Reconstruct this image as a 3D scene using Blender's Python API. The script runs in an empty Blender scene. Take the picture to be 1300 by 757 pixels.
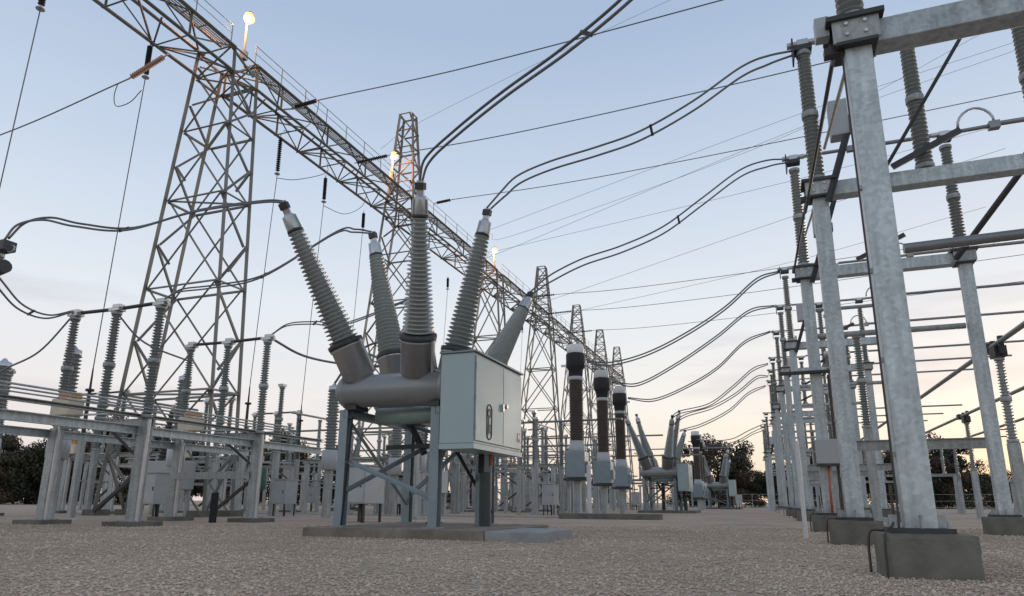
import bpy, math, random
import numpy as np
from mathutils import Vector, Matrix
C = bpy.context.scene
COL = C.collection
random.seed(7)
RAD = math.radians
# ------------------------------------------------------------------ camera
EYE = 0.7
cam_d = bpy.data.cameras.new('camera')
cam = bpy.data.objects.new('camera', cam_d)
COL.objects.link(cam)
cam_d.sensor_width = 36.0
cam_d.lens = 36.0 * 850 / 1300
cam_d.shift_y = 55 / 1300
cam_d.clip_start = 0.05
cam_d.clip_end = 6000
cam.matrix_world = Matrix.Translation((0, 0, EYE)) @ Matrix.Rotation(RAD(103.5), 4, 'X') @ Matrix.Rotation(RAD(0.3), 4, 'Z')
C.camera = cam
# ------------------------------------------------------------------ sky and sun (dusk)
SUN_AZ, SUN_EL = RAD(38), RAD(2.2)          # to the right of the view axis, just above the horizon
w = bpy.data.worlds.new('World'); C.world = w; w.use_nodes = True
nt = w.node_tree; N = nt.nodes; LK = nt.links
for n in list(N): N.remove(n)
out = N.new('ShaderNodeOutputWorld'); bg = N.new('ShaderNodeBackground')
sky = N.new('ShaderNodeTexSky'); sky.sky_type = 'NISHITA'; sky.sun_disc = False
sky.sun_elevation = SUN_EL; sky.sun_rotation = SUN_AZ
sky.air_density = 1.0; sky.dust_density = 1.5; sky.ozone_density = 1.6
tc = N.new('ShaderNodeTexCoord'); sep = N.new('ShaderNodeSeparateXYZ')
LK.new(tc.outputs['Generated'], sep.inputs[0])
ramp = N.new('ShaderNodeValToRGB'); cr = ramp.color_ramp        # dusk gradient by height above the horizon
def fill(cr, stops):
    while len(cr.elements) < len(stops): cr.elements.new(.5)
    for e, (p, c) in zip(cr.elements, stops): e.position = p; e.color = (*[v / .84 for v in c], 1)
fill(cr, [(0.0, (.82, .70, .66)), (.05, (.85, .75, .72)), (.13, (.87, .83, .82)), (.27, (.775, .825, .885)), (.43, (.585, .68, .825)), (.62, (.40, .51, .69)), (1.0, (.33, .43, .63))])
ramp2 = N.new('ShaderNodeValToRGB')                              # the warmer side towards the set sun
fill(ramp2.color_ramp, [(0.0, (.88, .67, .50)), (.05, (.91, .79, .64)), (.13, (.92, .88, .82)), (.27, (.775, .82, .87)), (.43, (.585, .675, .81)), (.62, (.39, .50, .68)), (1.0, (.33, .43, .63))])
LK.new(sep.outputs['Z'], ramp.inputs[0]); LK.new(sep.outputs['Z'], ramp2.inputs[0])
sdot = N.new('ShaderNodeVectorMath'); sdot.operation = 'DOT_PRODUCT'; sdot.inputs[1].default_value = (math.sin(SUN_AZ), math.cos(SUN_AZ), 0)
LK.new(tc.outputs['Generated'], sdot.inputs[0])
sf = N.new('ShaderNodeMapRange'); sf.interpolation_type = 'SMOOTHSTEP'; sf.inputs[1].default_value = .45; sf.inputs[2].default_value = 1.0
LK.new(sdot.outputs['Value'], sf.inputs[0])
rmix = N.new('ShaderNodeMix'); rmix.data_type = 'RGBA'
LK.new(sf.outputs[0], rmix.inputs[0]); LK.new(ramp.outputs[0], rmix.inputs[6]); LK.new(ramp2.outputs[0], rmix.inputs[7])
# low streaks of grey-lilac evening cloud
mp = N.new('ShaderNodeMapping'); mp.inputs['Scale'].default_value = (1.6, 1.6, 11)
LK.new(tc.outputs['Generated'], mp.inputs[0])
nz = N.new('ShaderNodeTexNoise'); nz.inputs['Scale'].default_value = 1.7; nz.inputs['Detail'].default_value = 6; nz.inputs['Roughness'].default_value = .55
LK.new(mp.outputs[0], nz.inputs[0])
cmap = N.new('ShaderNodeMapRange'); cmap.inputs[1].default_value = .50; cmap.inputs[2].default_value = .72
LK.new(nz.outputs[0], cmap.inputs[0])
band = N.new('ShaderNodeValToRGB'); b = band.color_ramp
bst = [(0.0, .2), (.12, .3), (.22, .7), (.28, .2), (.36, .05), (1, .03)]
while len(b.elements) < len(bst): b.elements.new(.5)
for e, (p, c) in zip(b.elements, bst): e.position = p; e.color = (c, c, c, 1)
LK.new(sep.outputs['Z'], band.inputs[0])
mul = N.new('ShaderNodeMath'); mul.operation = 'MULTIPLY'
LK.new(cmap.outputs[0], mul.inputs[0]); LK.new(band.outputs[0], mul.inputs[1])
cl = N.new('ShaderNodeMix'); cl.data_type = 'RGBA'
LK.new(mul.outputs[0], cl.inputs[0]); LK.new(rmix.outputs[2], cl.inputs[6]); cl.inputs[7].default_value = (.62, .59, .68, 1)
sc_ = N.new('ShaderNodeVectorMath'); sc_.operation = 'SCALE'; sc_.inputs['Scale'].default_value = 10.0
LK.new(cl.outputs[2], sc_.inputs[0])
mx = N.new('ShaderNodeMix'); mx.data_type = 'RGBA'; mx.inputs[0].default_value = .84
LK.new(sky.outputs[0], mx.inputs[6]); LK.new(sc_.outputs[0], mx.inputs[7])
LK.new(mx.outputs[2], bg.inputs[0]); bg.inputs[1].default_value = 0.1
LK.new(bg.outputs[0], out.inputs[0])
sd = bpy.data.lights.new('sun', 'SUN'); so = bpy.data.objects.new('sun', sd); COL.objects.link(so)
sd.energy = 0.78; sd.angle = RAD(12); sd.color = (1, .83, .68)
so.rotation_euler = (RAD(90) - RAD(5), 0, math.pi - SUN_AZ)
C.view_settings.view_transform = 'Standard'; C.view_settings.look = 'None'
C.view_settings.exposure = 0.0; C.view_settings.gamma = 1
# ------------------------------------------------------------------ yard grid: x across (right), y along the rows (away)
TH = RAD(20.7)
cT, sT = math.cos(TH), math.sin(TH)
def W(x, y, z=0): return Vector((y * sT + x * cT, y * cT - x * sT, z))
RZ = -TH
# ------------------------------------------------------------------ materials
def lin(c): return tuple(c) + (1,)
def mat(name, col, rough=.5, metal=0.0, var=.15, scale=6, bump=0.0, bscale=40, col2=None, spec=.5, coord='Object'):
    m = bpy.data.materials.new(name); m.use_nodes = True
    t = m.node_tree; n = t.nodes; p = n['Principled BSDF']
    p.inputs['Roughness'].default_value = rough; p.inputs['Metallic'].default_value = metal
    p.inputs['Specular IOR Level'].default_value = spec
    co = n.new('ShaderNodeTexCoord')
    no = n.new('ShaderNodeTexNoise'); no.inputs['Scale'].default_value = scale; no.inputs['Detail'].default_value = 5; no.inputs['Roughness'].default_value = .6
    t.links.new(co.outputs[coord], no.inputs[0])
    r = n.new('ShaderNodeValToRGB')
    a = tuple(min(1, max(0, x * (1 - var))) for x in col); bb = tuple(min(1, x * (1 + var)) for x in (col2 or col))
    r.color_ramp.elements[0].position = .3; r.color_ramp.elements[1].position = .7
    r.color_ramp.elements[0].color = lin(a); r.color_ramp.elements[1].color = lin(bb)
    t.links.new(no.outputs[0], r.inputs[0])
    oi = n.new('ShaderNodeObjectInfo'); vr = n.new('ShaderNodeMapRange'); vr.inputs[3].default_value = .86; vr.inputs[4].default_value = 1.12
    hv = n.new('ShaderNodeHueSaturation'); t.links.new(oi.outputs['Random'], vr.inputs[0]); t.links.new(vr.outputs[0], hv.inputs['Value'])
    t.links.new(r.outputs[0], hv.inputs['Color']); t.links.new(hv.outputs[0], p.inputs['Base Color'])
    mr = n.new('ShaderNodeMapRange'); mr.inputs[3].default_value = max(.05, rough - .1); mr.inputs[4].default_value = min(1, rough + .12)
    t.links.new(no.outputs[0], mr.inputs[0]); t.links.new(mr.outputs[0], p.inputs['Roughness'])
    if bump:
        n2 = n.new('ShaderNodeTexNoise'); n2.inputs['Scale'].default_value = bscale; n2.inputs['Detail'].default_value = 4
        t.links.new(co.outputs[coord], n2.inputs[0])
        bu = n.new('ShaderNodeBump'); bu.inputs['Strength'].default_value = bump; bu.inputs['Distance'].default_value = .02
        t.links.new(n2.outputs[0], bu.inputs['Height']); t.links.new(bu.outputs[0], p.inputs['Normal'])
    return m
def galvanised(name, col, metal=.35, rough=.48, cell=22):
    # hot-dip zinc: crystalline spangle plus long run marks
    m = mat(name, col, rough, metal, .12, 2.2)
    t = m.node_tree; n = t.nodes; p = n['Principled BSDF']
    co = next(x for x in n if x.type == 'TEX_COORD')
    vo = n.new('ShaderNodeTexVoronoi'); vo.inputs['Scale'].default_value = cell; vo.feature = 'SMOOTH_F1'; vo.inputs['Smoothness'].default_value = .35
    t.links.new(co.outputs['Object'], vo.inputs[0])
    mpn = n.new('ShaderNodeMapping'); mpn.inputs['Scale'].default_value = (9, 9, .9)
    t.links.new(co.outputs['Object'], mpn.inputs[0])
    st = n.new('ShaderNodeTexNoise'); st.inputs['Scale'].default_value = 1.0; st.inputs['Detail'].default_value = 6
    t.links.new(mpn.outputs[0], st.inputs[0])
    hs = n.new('ShaderNodeHueSaturation')
    ad = n.new('ShaderNodeMath'); ad.operation = 'ADD'
    sx = n.new('ShaderNodeSeparateColor'); t.links.new(vo.outputs['Color'], sx.inputs[0])
    m1 = n.new('ShaderNodeMapRange'); m1.inputs[3].default_value = .34; m1.inputs[4].default_value = .60
    t.links.new(sx.outputs[0], m1.inputs[0])
    m2 = n.new('ShaderNodeMapRange'); m2.inputs[1].default_value = .3; m2.inputs[2].default_value = .7; m2.inputs[3].default_value = .30; m2.inputs[4].default_value = .66
    t.links.new(st.outputs[0], m2.inputs[0])
    t.links.new(m1.outputs[0], ad.inputs[0]); t.links.new(m2.outputs[0], ad.inputs[1])
    t.links.new(ad.outputs[0], hs.inputs['Value'])
    src = p.inputs['Base Color'].links[0].from_socket
    t.links.new(src, hs.inputs['Color'])
    m4 = n.new('ShaderNodeMapping'); m4.inputs['Scale'].default_value = (7, 7, 1.1); t.links.new(co.outputs['Object'], m4.inputs[0])
    n4 = n.new('ShaderNodeTexNoise'); n4.inputs['Scale'].default_value = 1.3; n4.inputs['Detail'].default_value = 8; n4.inputs['Roughness'].default_value = .7; t.links.new(m4.outputs[0], n4.inputs[0])
    r4 = n.new('ShaderNodeMapRange'); r4.inputs[1].default_value = .60; r4.inputs[2].default_value = .78; r4.inputs[3].default_value = 0; r4.inputs[4].default_value = .55; t.links.new(n4.outputs[0], r4.inputs[0])
    x4 = n.new('ShaderNodeMix'); x4.data_type = 'RGBA'; x4.inputs[7].default_value = (.13, .125, .115, 1)
    t.links.new(r4.outputs[0], x4.inputs[0]); t.links.new(hs.outputs[0], x4.inputs[6]); t.links.new(x4.outputs[2], p.inputs['Base Color'])
    return m
GALV = galvanised('galvanised_steel', (.47, .52, .52))
GALVW = galvanised('weathered_galvanised_steel', (.38, .40, .385), .25, .55)
LATT = mat('lattice_steel', (.24, .24, .215), .5, .25, .25, 1.2)
DARK = mat('dark_steel', (.055, .055, .055), .5, .4, .25, 5)
ALU = mat('aluminium', (.52, .53, .53), .35, .7, .1, 5)
BLUE = mat('blue_grey_paint', (.215, .265, .285), .4, .1, .08, 3)
TANK = mat('grey_tank_paint', (.29, .30, .30), .32, .2, .05, 1.5)
TURRET = mat('turret_metal', (.52, .51, .50), .3, .65, .03, 1.5)
GREEN = mat('pale_green_paint', (.27, .36, .33), .4, .1, .08, 4)
CAB = mat('cabinet_paint', (.37, .46, .465), .42, .15, .05, 1.1)
CAB2 = mat('box_paint', (.42, .44, .44), .45, .05, .08, 2)
PORC = mat('grey_porcelain', (.30, .33, .32), .17, 0, .12, 8)
PORCD = mat('dark_grey_porcelain', (.20, .22, .21), .25, 0, .12, 8)
BROWN = mat('brown_porcelain', (.072, .058, .047), .4, 0, .2, 8)
BLACK = mat('black_rubber', (.014, .014, .016), .7, 0, .2, 8)
WHITE = mat('white_paint', (.66, .66, .64), .4, 0, .08, 5)
CREAM = mat('cream_paint', (.66, .60, .46), .45, 0, .1, 4)
ORANGE = mat('orange_paint', (.62, .27, .05), .5, 0, .15, 6)
RED = mat('red_cable', (.42, .10, .05), .5, 0, .15, 8)
CONC = mat('concrete', (.16, .152, .125), .9, 0, .28, 2.6, .5, 60)
PADC = mat('stained_concrete', (.21, .18, .145), .9, 0, .34, 1.8, .5, 60)
CONCL = mat('pale_concrete', (.33, .33, .32), .9, 0, .16, 3, .35, 50)
WIRE = mat('weathered_wire', (.17, .175, .18), .55, .4, .1, 3)
BLADE = mat('aluminium_tube', (.25, .26, .26), .4, .6, .1, 3)
INK = mat('black_ink', (.02, .02, .02), .5)
DGREEN = mat('dark_green_conduit', (.035, .055, .05), .45, 0, .15, 4)
# ------------------------------------------------------------------ mesh builder
class MB:
    def __init__(s, *mats): s.v = []; s.f = []; s.m = []; s.sm = []; s.mats = list(mats); s.cur = 0; s.smooth = False
    def use(s, m):
        if m not in s.mats: s.mats.append(m)
        s.cur = s.mats.index(m); return s
    def face(s, idx, smooth=False): s.f.append(idx); s.m.append(s.cur); s.sm.append(smooth)
    def box(s, cx, cy, cz, sx, sy, sz, rz=0.0, taper=1.0):
        b = len(s.v); c, n = math.cos(rz), math.sin(rz)
        for k, (i, j, l) in enumerate([(-1,-1,-1),(1,-1,-1),(1,1,-1),(-1,1,-1),(-1,-1,1),(1,-1,1),(1,1,1),(-1,1,1)]):
            tt = taper if l > 0 else 1
            x, y = i * sx / 2 * tt, j * sy / 2 * tt
            s.v.append((cx + x * c - y * n, cy + x * n + y * c, cz + l * sz / 2))
        for q in ((0,3,2,1),(4,5,6,7),(0,1,5,4),(1,2,6,5),(2,3,7,6),(3,0,4,7)): s.face([b + i for i in q])
        return s
    def frame(s, p, q, up=(0,0,1)):
        p, q = Vector(p), Vector(q); d = (q - p).normalized(); u = Vector(up)
        if abs(d.dot(u)) > .98: u = Vector((0, 1, 0))
        x = d.cross(u).normalized(); y = x.cross(d).normalized()
        return p, q, d, x, y
    def bar(s, p, q, wd, ht, up=(0,0,1)):
        p, q, d, x, y = s.frame(p, q, up); b = len(s.v)
        for o in (p, q):
            for i, j in ((-1,-1),(1,-1),(1,1),(-1,1)): s.v.append(tuple(o + x * (i * wd / 2) + y * (j * ht / 2)))
        for k in ((0,1,2,3),(7,6,5,4),(0,4,5,1),(1,5,6,2),(2,6,7,3),(3,7,4,0)): s.face([b + i for i in k])
        return s
    def prof(s, p, q, pts, up=(0,0,1)):
        p, q, d, x, y = s.frame(p, q, up); b = len(s.v); n = len(pts)
        for o in (p, q):
            for i, j in pts: s.v.append(tuple(o + x * i + y * j))
        for k in range(n):
            l = (k + 1) % n; s.face([b + k, b + l, b + n + l, b + n + k])
        s.face([b + i for i in range(n)][::-1]); s.face([b + n + i for i in range(n)])
        return s
    def angle(s, p, q, a=.1, t=.015, up=(0,0,1)):
        return s.prof(p, q, [(0,0),(a,0),(a,t),(t,t),(t,a),(0,a)], up)
    def ibeam(s, p, q, wd, ht, t=.02, up=(0,0,1)):
        h, g = ht / 2, wd / 2
        return s.prof(p, q, [(-g,-h),(g,-h),(g,-h+t),(t/2,-h+t),(t/2,h-t),(g,h-t),(g,h),(-g,h),(-g,h-t),(-t/2,h-t),(-t/2,-h+t),(-g,-h+t)], up)
    def channel(s, p, q, wd, ht, t=.02, up=(0,0,1)):
        h = ht / 2
        return s.prof(p, q, [(0,-h),(wd,-h),(wd,-h+t),(t,-h+t),(t,h-t),(wd,h-t),(wd,h),(0,h)], up)
    def lathe(s, p, q, prof, n=16, caps=True):
        p, q, d, x, y = s.frame(p, q); b = len(s.v); R = len(prof)
        for t, r in prof:
            for k in range(n):
                a = 2 * math.pi * k / n
                s.v.append(tuple(p + d * t + x * (r * math.cos(a)) + y * (r * math.sin(a))))
        for i in range(R - 1):
            for k in range(n):
                l = (k + 1) % n
                s.face([b + i*n + k, b + (i+1)*n + k, b + (i+1)*n + l, b + i*n + l][::-1], True)
        if caps:
            for i, rev in ((0, True), (R - 1, False)):
                c = len(s.v)
                for k in range(n): s.v.append(s.v[b + i*n + k])
                ix = [c + k for k in range(n)]
                s.face(ix[::-1] if rev else ix)
        return s
    def cyl(s, p, q, r, r2=None, n=14):
        L_ = (Vector(q) - Vector(p)).length
        return s.lathe(p, q, [(0, r), (L_, r if r2 is None else r2)], n)
    def disc(s, p, q, r, e=.012, n=18):                       # a flange with softened edges
        L_ = (Vector(q) - Vector(p)).length; e = min(e, L_ / 3)
        return s.lathe(p, q, [(0, r - e), (e, r), (L_ - e, r), (L_, r - e)], n)
    def sheds(s, p, q, rc0, rc1, rs0, rs1, n_sheds, n=18):    # ribbed porcelain: alternating core and skirts
        L_ = (Vector(q) - Vector(p)).length; pr = [(0, rc0)]
        for i in range(n_sheds):
            for f, shed in ((.15, 0), (.5, 1), (.62, 1), (.78, 0)):
                t = (i + f) / n_sheds; rc = rc0 + (rc1 - rc0) * t; rs = rs0 + (rs1 - rs0) * t
                pr.append((t * L_, rs if shed else rc))
        pr.append((L_, rc1))
        return s.lathe(p, q, pr, n)
    def tube(s, pts, r, n=6):
        pts = [Vector(p) for p in pts]; b = len(s.v); up = Vector((0, 0, 1)); m = len(pts); prev = None
        for i, p in enumerate(pts):
            d = (pts[min(i+1, m-1)] - pts[max(i-1, 0)]).normalized()
            if prev is None:
                u = up if abs(d.z) < .95 else Vector((0, 1, 0)); x = d.cross(u).normalized()
            else: x = (prev - d * prev.dot(d)).normalized()
            prev = x; y = d.cross(x)
            for k in range(n):
                a = 2 * math.pi * k / n; s.v.append(tuple(p + x * (r * math.cos(a)) + y * (r * math.sin(a))))
        for i in range(m - 1):
            for k in range(n):
                l = (k + 1) % n; s.face([b + i*n + k, b + i*n + l, b + (i+1)*n + l, b + (i+1)*n + k], True)
        s.face([b + k for k in range(n)][::-1]); s.face([b + (m-1)*n + k for k in range(n)])
        return s
    def mesh(s, name):
        me = bpy.data.meshes.new(name); me.from_pydata(s.v, [], s.f)
        for m in s.mats: me.materials.append(m)
        me.polygons.foreach_set('material_index', s.m); me.polygons.foreach_set('use_smooth', s.sm)
        me.update(); return me
def bevel(o, wd=.012, seg=2):
    b_ = o.modifiers.new('bevel', 'BEVEL'); b_.width = wd; b_.segments = seg; b_.limit_method = 'ANGLE'; b_.angle_limit = RAD(40); return o
def put(name, me, parent=None, loc=(0,0,0), rot=(0,0,0)):
    if isinstance(me, MB): me = me.mesh(name)
    o = bpy.data.objects.new(name, me); COL.objects.link(o); o.location = loc; o.rotation_euler = rot
    if parent: o.parent = parent
    return o
def tag(o, label, cat, group=None):
    o['label'] = label; o['category'] = cat
    if group: o['group'] = group
    return o
def thing(name, label, cat, x, y, z=0.0, rz=0.0, group=None):
    o = bpy.data.objects.new(name, None); COL.objects.link(o); o.empty_display_size = .3
    o.location = W(x, y, z); o.rotation_euler = (0, 0, RZ + rz)
    return tag(o, label, cat, group)
def single(name, mb, label, cat, x, y, z=0.0, rz=0.0, group=None):
    o = put(name, mb); o.location = W(x, y, z); o.rotation_euler = (0, 0, RZ + rz)
    return tag(o, label, cat, group)
def structure(name, mb, x=0, y=0, z=0, stuff=False):
    o = put(name, mb); o.location = W(x, y, z); o.rotation_euler = (0, 0, RZ); o['kind'] = 'stuff' if stuff else 'structure'; return o
def dup(root, x, y, z=0.0, rz=0.0, label=None, group=None, keep=None):
    r = root.copy(); COL.objects.link(r); r.location = W(x, y, z); r.rotation_euler = (0, 0, RZ + rz)
    if label: r['label'] = label
    if group: r['group'] = group
    def kids(a, b_):
        for ch in a.children:
            if keep and not keep(ch): continue
            c = ch.copy(); COL.objects.link(c); c.parent = b_; kids(ch, c)
    kids(root, r)
    return r
def smooth_path(pts, k=8):
    pts = [Vector(p) for p in pts]; P = [pts[0] * 2 - pts[1]] + pts + [pts[-1] * 2 - pts[-2]]; o = []
    for i in range(1, len(P) - 2):
        a, b_, c, d = P[i-1], P[i], P[i+1], P[i+2]
        for j in range(k):
            t = j / k
            o.append(.5 * ((2*b_) + (c-a)*t + (2*a-5*b_+4*c-d)*t*t + (3*b_-a-3*c+d)*t**3))
    o.append(pts[-1]); return o
# ------------------------------------------------------------------ ground
def ground():
    me = MB(); 
    m = bpy.data.materials.new('gravel_ground'); m.use_nodes = True
    t = m.node_tree; n = t.nodes; p = n['Principled BSDF']; p.inputs['Roughness'].default_value = 1; p.inputs['Specular IOR Level'].default_value = .05
    co = n.new('ShaderNodeTexCoord')
    v = n.new('ShaderNodeTexVoronoi'); v.inputs['Scale'].default_value = 26; t.links.new(co.outputs['Object'], v.inputs[0])
    no = n.new('ShaderNodeTexNoise'); no.inputs['Scale'].default_value = .35; no.inputs['Detail'].default_value = 8; no.inputs['Roughness'].default_value = .65
    t.links.new(co.outputs['Object'], no.inputs[0])
    sx = n.new('ShaderNodeSeparateColor'); t.links.new(v.outputs['Color'], sx.inputs[0])
    r1 = n.new('ShaderNodeValToRGB'); r1.color_ramp.elements[0].color = (.39, .308, .235, 1); r1.color_ramp.elements[1].color = (.59, .485, .38, 1)
    t.links.new(sx.outputs[0], r1.inputs[0])
    r2 = n.new('ShaderNodeValToRGB'); r2.color_ramp.elements[0].position = .35; r2.color_ramp.elements[1].position = .68
    r2.color_ramp.elements[0].color = (.82, .80, .79, 1); r2.color_ramp.elements[1].color = (1.12, 1.08, 1.04, 1)
    t.links.new(no.outputs[0], r2.inputs[0])
    mm = n.new('ShaderNodeMix'); mm.data_type = 'RGBA'; mm.blend_type = 'MULTIPLY'; mm.inputs[0].default_value = 1
    t.links.new(r1.outputs[0], mm.inputs[6]); t.links.new(r2.outputs[0], mm.inputs[7]); t.links.new(mm.outputs[2], p.inputs['Base Color'])
    bu = n.new('ShaderNodeBump'); bu.inputs['Strength'].default_value = .8; bu.inputs['Distance'].default_value = .03
    inv = n.new('ShaderNodeMath'); inv.operation = 'SUBTRACT'; inv.inputs[0].default_value = 1; t.links.new(v.outputs['Distance'], inv.inputs[1])
    t.links.new(inv.outputs[0], bu.inputs['Height']); t.links.new(bu.outputs[0], p.inputs['Normal'])
    me.use(m)
    S = 3000
    me.v += [(-S, -S, 0), (S, -S, 0), (S, S, 0), (-S, S, 0)]; me.face([0, 1, 2, 3])
    structure('ground', me)
ground()
def patchy(m):
    # broad damp and dusty patches across the yard
    t = m.node_tree; n = t.nodes; p = n['Principled BSDF']; co = next(x for x in n if x.type == 'TEX_COORD')
    no = n.new('ShaderNodeTexNoise'); no.inputs['Scale'].default_value = .45; no.inputs['Detail'].default_value = 7; no.inputs['Roughness'].default_value = .62
    t.links.new(co.outputs['Object'], no.inputs[0])
    r = n.new('ShaderNodeMapRange'); r.inputs[1].default_value = .34; r.inputs[2].default_value = .66; r.inputs[3].default_value = .80; r.inputs[4].default_value = 1.1
    t.links.new(no.outputs[0], r.inputs[0])
    v = n.new('ShaderNodeVectorMath'); v.operation = 'SCALE'; src = p.inputs['Base Color'].links[0].from_socket
    t.links.new(src, v.inputs[0]); t.links.new(r.outputs[0], v.inputs['Scale']); t.links.new(v.outputs[0], p.inputs['Base Color'])
    return m
def gravel():
    # loose stones lying on the yard near the camera, thinning with distance
    rng = np.random.default_rng(3)
    n = 150000
    y = 3.6 + 17 * rng.random(n) ** 1.7
    x = (rng.random(n) - .5) * 2 * (0.82 * y + 1.0)
    sz = (.006 + .013 * rng.random(n) ** 2.5) * (1 + .055 * y)
    base = np.array([(1,0,0),(0,1,0),(-1,0,0),(0,-1,0),(.15,.1,.75),(-.1,0,-.5)], float)
    faces = np.array([(0,1,4),(1,2,4),(2,3,4),(3,0,4),(1,0,5),(2,1,5),(3,2,5),(0,3,5)])
    a = rng.random(n) * 6.283; ca, sa = np.cos(a), np.sin(a)
    jit = 1 + .55 * (rng.random((n, 6, 3)) - .5)
    v = base[None] * jit * sz[:, None, None]
    v[:, :, 1] *= (.6 + .5 * rng.random(n))[:, None]
    v[:, :, 2] *= (.45 + .5 * rng.random(n))[:, None]
    vx = v[:, :, 0] * ca[:, None] - v[:, :, 1] * sa[:, None] + x[:, None]
    vy = v[:, :, 0] * sa[:, None] + v[:, :, 1] * ca[:, None] + y[:, None]
    vz = v[:, :, 2] + (sz * .35)[:, None]
    V = np.stack([vx, vy, vz], -1).reshape(-1, 3)
    F = (faces[None] + (np.arange(n) * 6)[:, None, None]).reshape(-1, 3)
    me = bpy.data.meshes.new('gravel'); me.vertices.add(len(V)); me.vertices.foreach_set('co', V.ravel())
    me.loops.add(F.size); me.loops.foreach_set('vertex_index', F.ravel().astype(np.int32))
    me.polygons.add(len(F)); me.polygons.foreach_set('loop_start', np.arange(0, F.size, 3, dtype=np.int32))
    me.polygons.foreach_set('loop_total', np.full(len(F), 3, np.int32))
    mi = np.repeat(rng.choice(4, n, p=[.35, .3, .2, .15]), 8).astype(np.int32)
    for i, c in enumerate([(.62, .49, .37), (.67, .545, .415), (.73, .62, .485), (.54, .42, .32)]):
        me.materials.append(patchy(mat('gravel_stone_%d' % i, c, .9, 0, .22, 9, spec=.15)))
    me.polygons.foreach_set('material_index', mi)
    me.update(); me.validate()
    o = bpy.data.objects.new('gravel', me); COL.objects.link(o); o['kind'] = 'stuff'
gravel()
m_ = MB(CONCL); m_.box(0, 0, .02, 26, .9, .04); structure('cable_trench', m_, -19, 31, 0)
m_ = MB(CONCL); m_.box(0, 0, .02, 26, 3.2, .04); structure('service_road', m_, 18, 66, 0)
# ------------------------------------------------------------------ lattice members shared by all gantries
UNIT_ANGLE = MB(LATT).angle((-.5, -.5, 0), (-.5, -.5, 1), 1.0, .16, (0, 1, 0)).mesh('angle_bar')
def member(name, p, q, wd, parent):
    p, q = Vector(p), Vector(q); d = q - p
    o = bpy.data.objects.new(name, UNIT_ANGLE); COL.objects.link(o); o.parent = parent
    o.location = p; o.rotation_mode = 'QUATERNION'; o.rotation_quaternion = d.to_track_quat('Z', 'Y'); o.scale = (wd, wd, d.length)
    return o
ZB, ZT, BW, BH = 22.25, 23.65, 1.05, .84           # beam underside, beam top, half width of the gantry beam
GX = -25.4
def tower_bars(hb, ht, peak, fine):
    """legs and bracing of one gantry tower, local to its base"""
    legs, braces = [], []
    levels = [0, 5.6, 10.8, 15.4, 19.2, ZB, ZT] if fine else [0, 6.2, 11.8, 16.8, ZB, ZT]
    hw = lambda z: hb + (ht - hb) * min(z, ZB) / ZB
    cs = [(-1, -1), (1, -1), (1, 1), (-1, 1)]
    pt = lambda i, z: Vector((cs[i][0] * hw(z) - .75 * max(0, 1 - z / ZB), cs[i][1] * BH, z))
    for i in range(4): legs.append((pt(i, 0), pt(i, ZT)))
    for k in range(len(levels) - 1):
        z0, z1 = levels[k], levels[k + 1]; zm = (z0 + z1) / 2
        for i in range(4):
            j = (i + 1) % 4
            if i % 2 == 0:                         # the two wide faces: crosses and a tie at each level
                braces += [(pt(i, z0), pt(j, z1)), (pt(j, z0), pt(i, z1)), (pt(i, z1), pt(j, z1))]
                if fine and k < 4: braces += [(pt(i, z0 + (z1-z0)*.5), pt(i, z0 + (z1-z0)*.25).lerp(pt(j, z0 + (z1-z0)*.25), .27))]
            else: braces += [(pt(i, z0), pt(j, zm)), (pt(j, zm), pt(i, z1)), (pt(i, z1), pt(j, z1))]
        if k in (0, 2, 4): braces.append((pt(0, z1), pt(2, z1)))
    if peak:
        pw = lambda z, a, b_: a + (b_ - a) * (z - ZT) / (peak - ZT)
        pp = lambda i, z: Vector((cs[i][0] * pw(z, ht, .5), cs[i][1] * pw(z, BH, .45), z))
        lv = [ZT + (peak - ZT) * t / 5 for t in range(6)]
        for i in range(4): legs.append((pp(i, ZT), pp(i, peak)))
        for k in range(5):
            for i in range(4):
                j = (i + 1) % 4
                braces += [((pp(i, lv[k]), pp(j, lv[k+1])) if k % 2 else (pp(j, lv[k]), pp(i, lv[k+1]))), (pp(i, lv[k+1]), pp(j, lv[k+1]))]
    return legs, braces
def tower(y, label, peak, detail, base=3.15):
    t = thing('gantry_tower', label, 'lattice tower', GX, y, group='lattice towers of the overhead gantry')
    legs, br = tower_bars(base, BW + .05, peak, detail)
    for p, q in legs: member('leg', p, q, .2 if detail else .2, t)
    if detail:
        for p, q in br: member('brace', p, q, .1, t)
    else:
        mb = MB(LATT)
        for p, q in br: mb.bar(p, q, .1, .1)
        o = put('bracing', mb, t)
    for i, j in ((-1,-1),(1,-1),(1,1),(-1,1)): put('footing', MB(CONC).box(i*base - .75, j*BH, .12, .8, .8, .3), t)
    return t
TY = [6.7, 24, 42.9, 60.5, 78, 95, 110, 124]
tower(TY[1], 'tallest looking lattice gantry tower standing left behind the big breaker', None, True)
tower(TY[2], 'lattice gantry tower whose open peak rises just left of the centre bushing', 31.4, True)
tower(TY[3], 'lattice gantry tower seen between the leaning right bushings of the big breaker', None, False)
tower(TY[4], 'peaked lattice tower right of the control cabinet, behind the tip of the rearmost bushing', 30.2, False)
tower(TY[5], 'peaked lattice tower behind the nearest of three brown insulator columns', 29.8, False)
tower(TY[6], 'peaked lattice tower behind the middle of three brown insulator columns', 29.6, False)
tower(TY[7], 'smallest peaked lattice tower behind the farthest of three brown insulator columns', 29.6, False)
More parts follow.
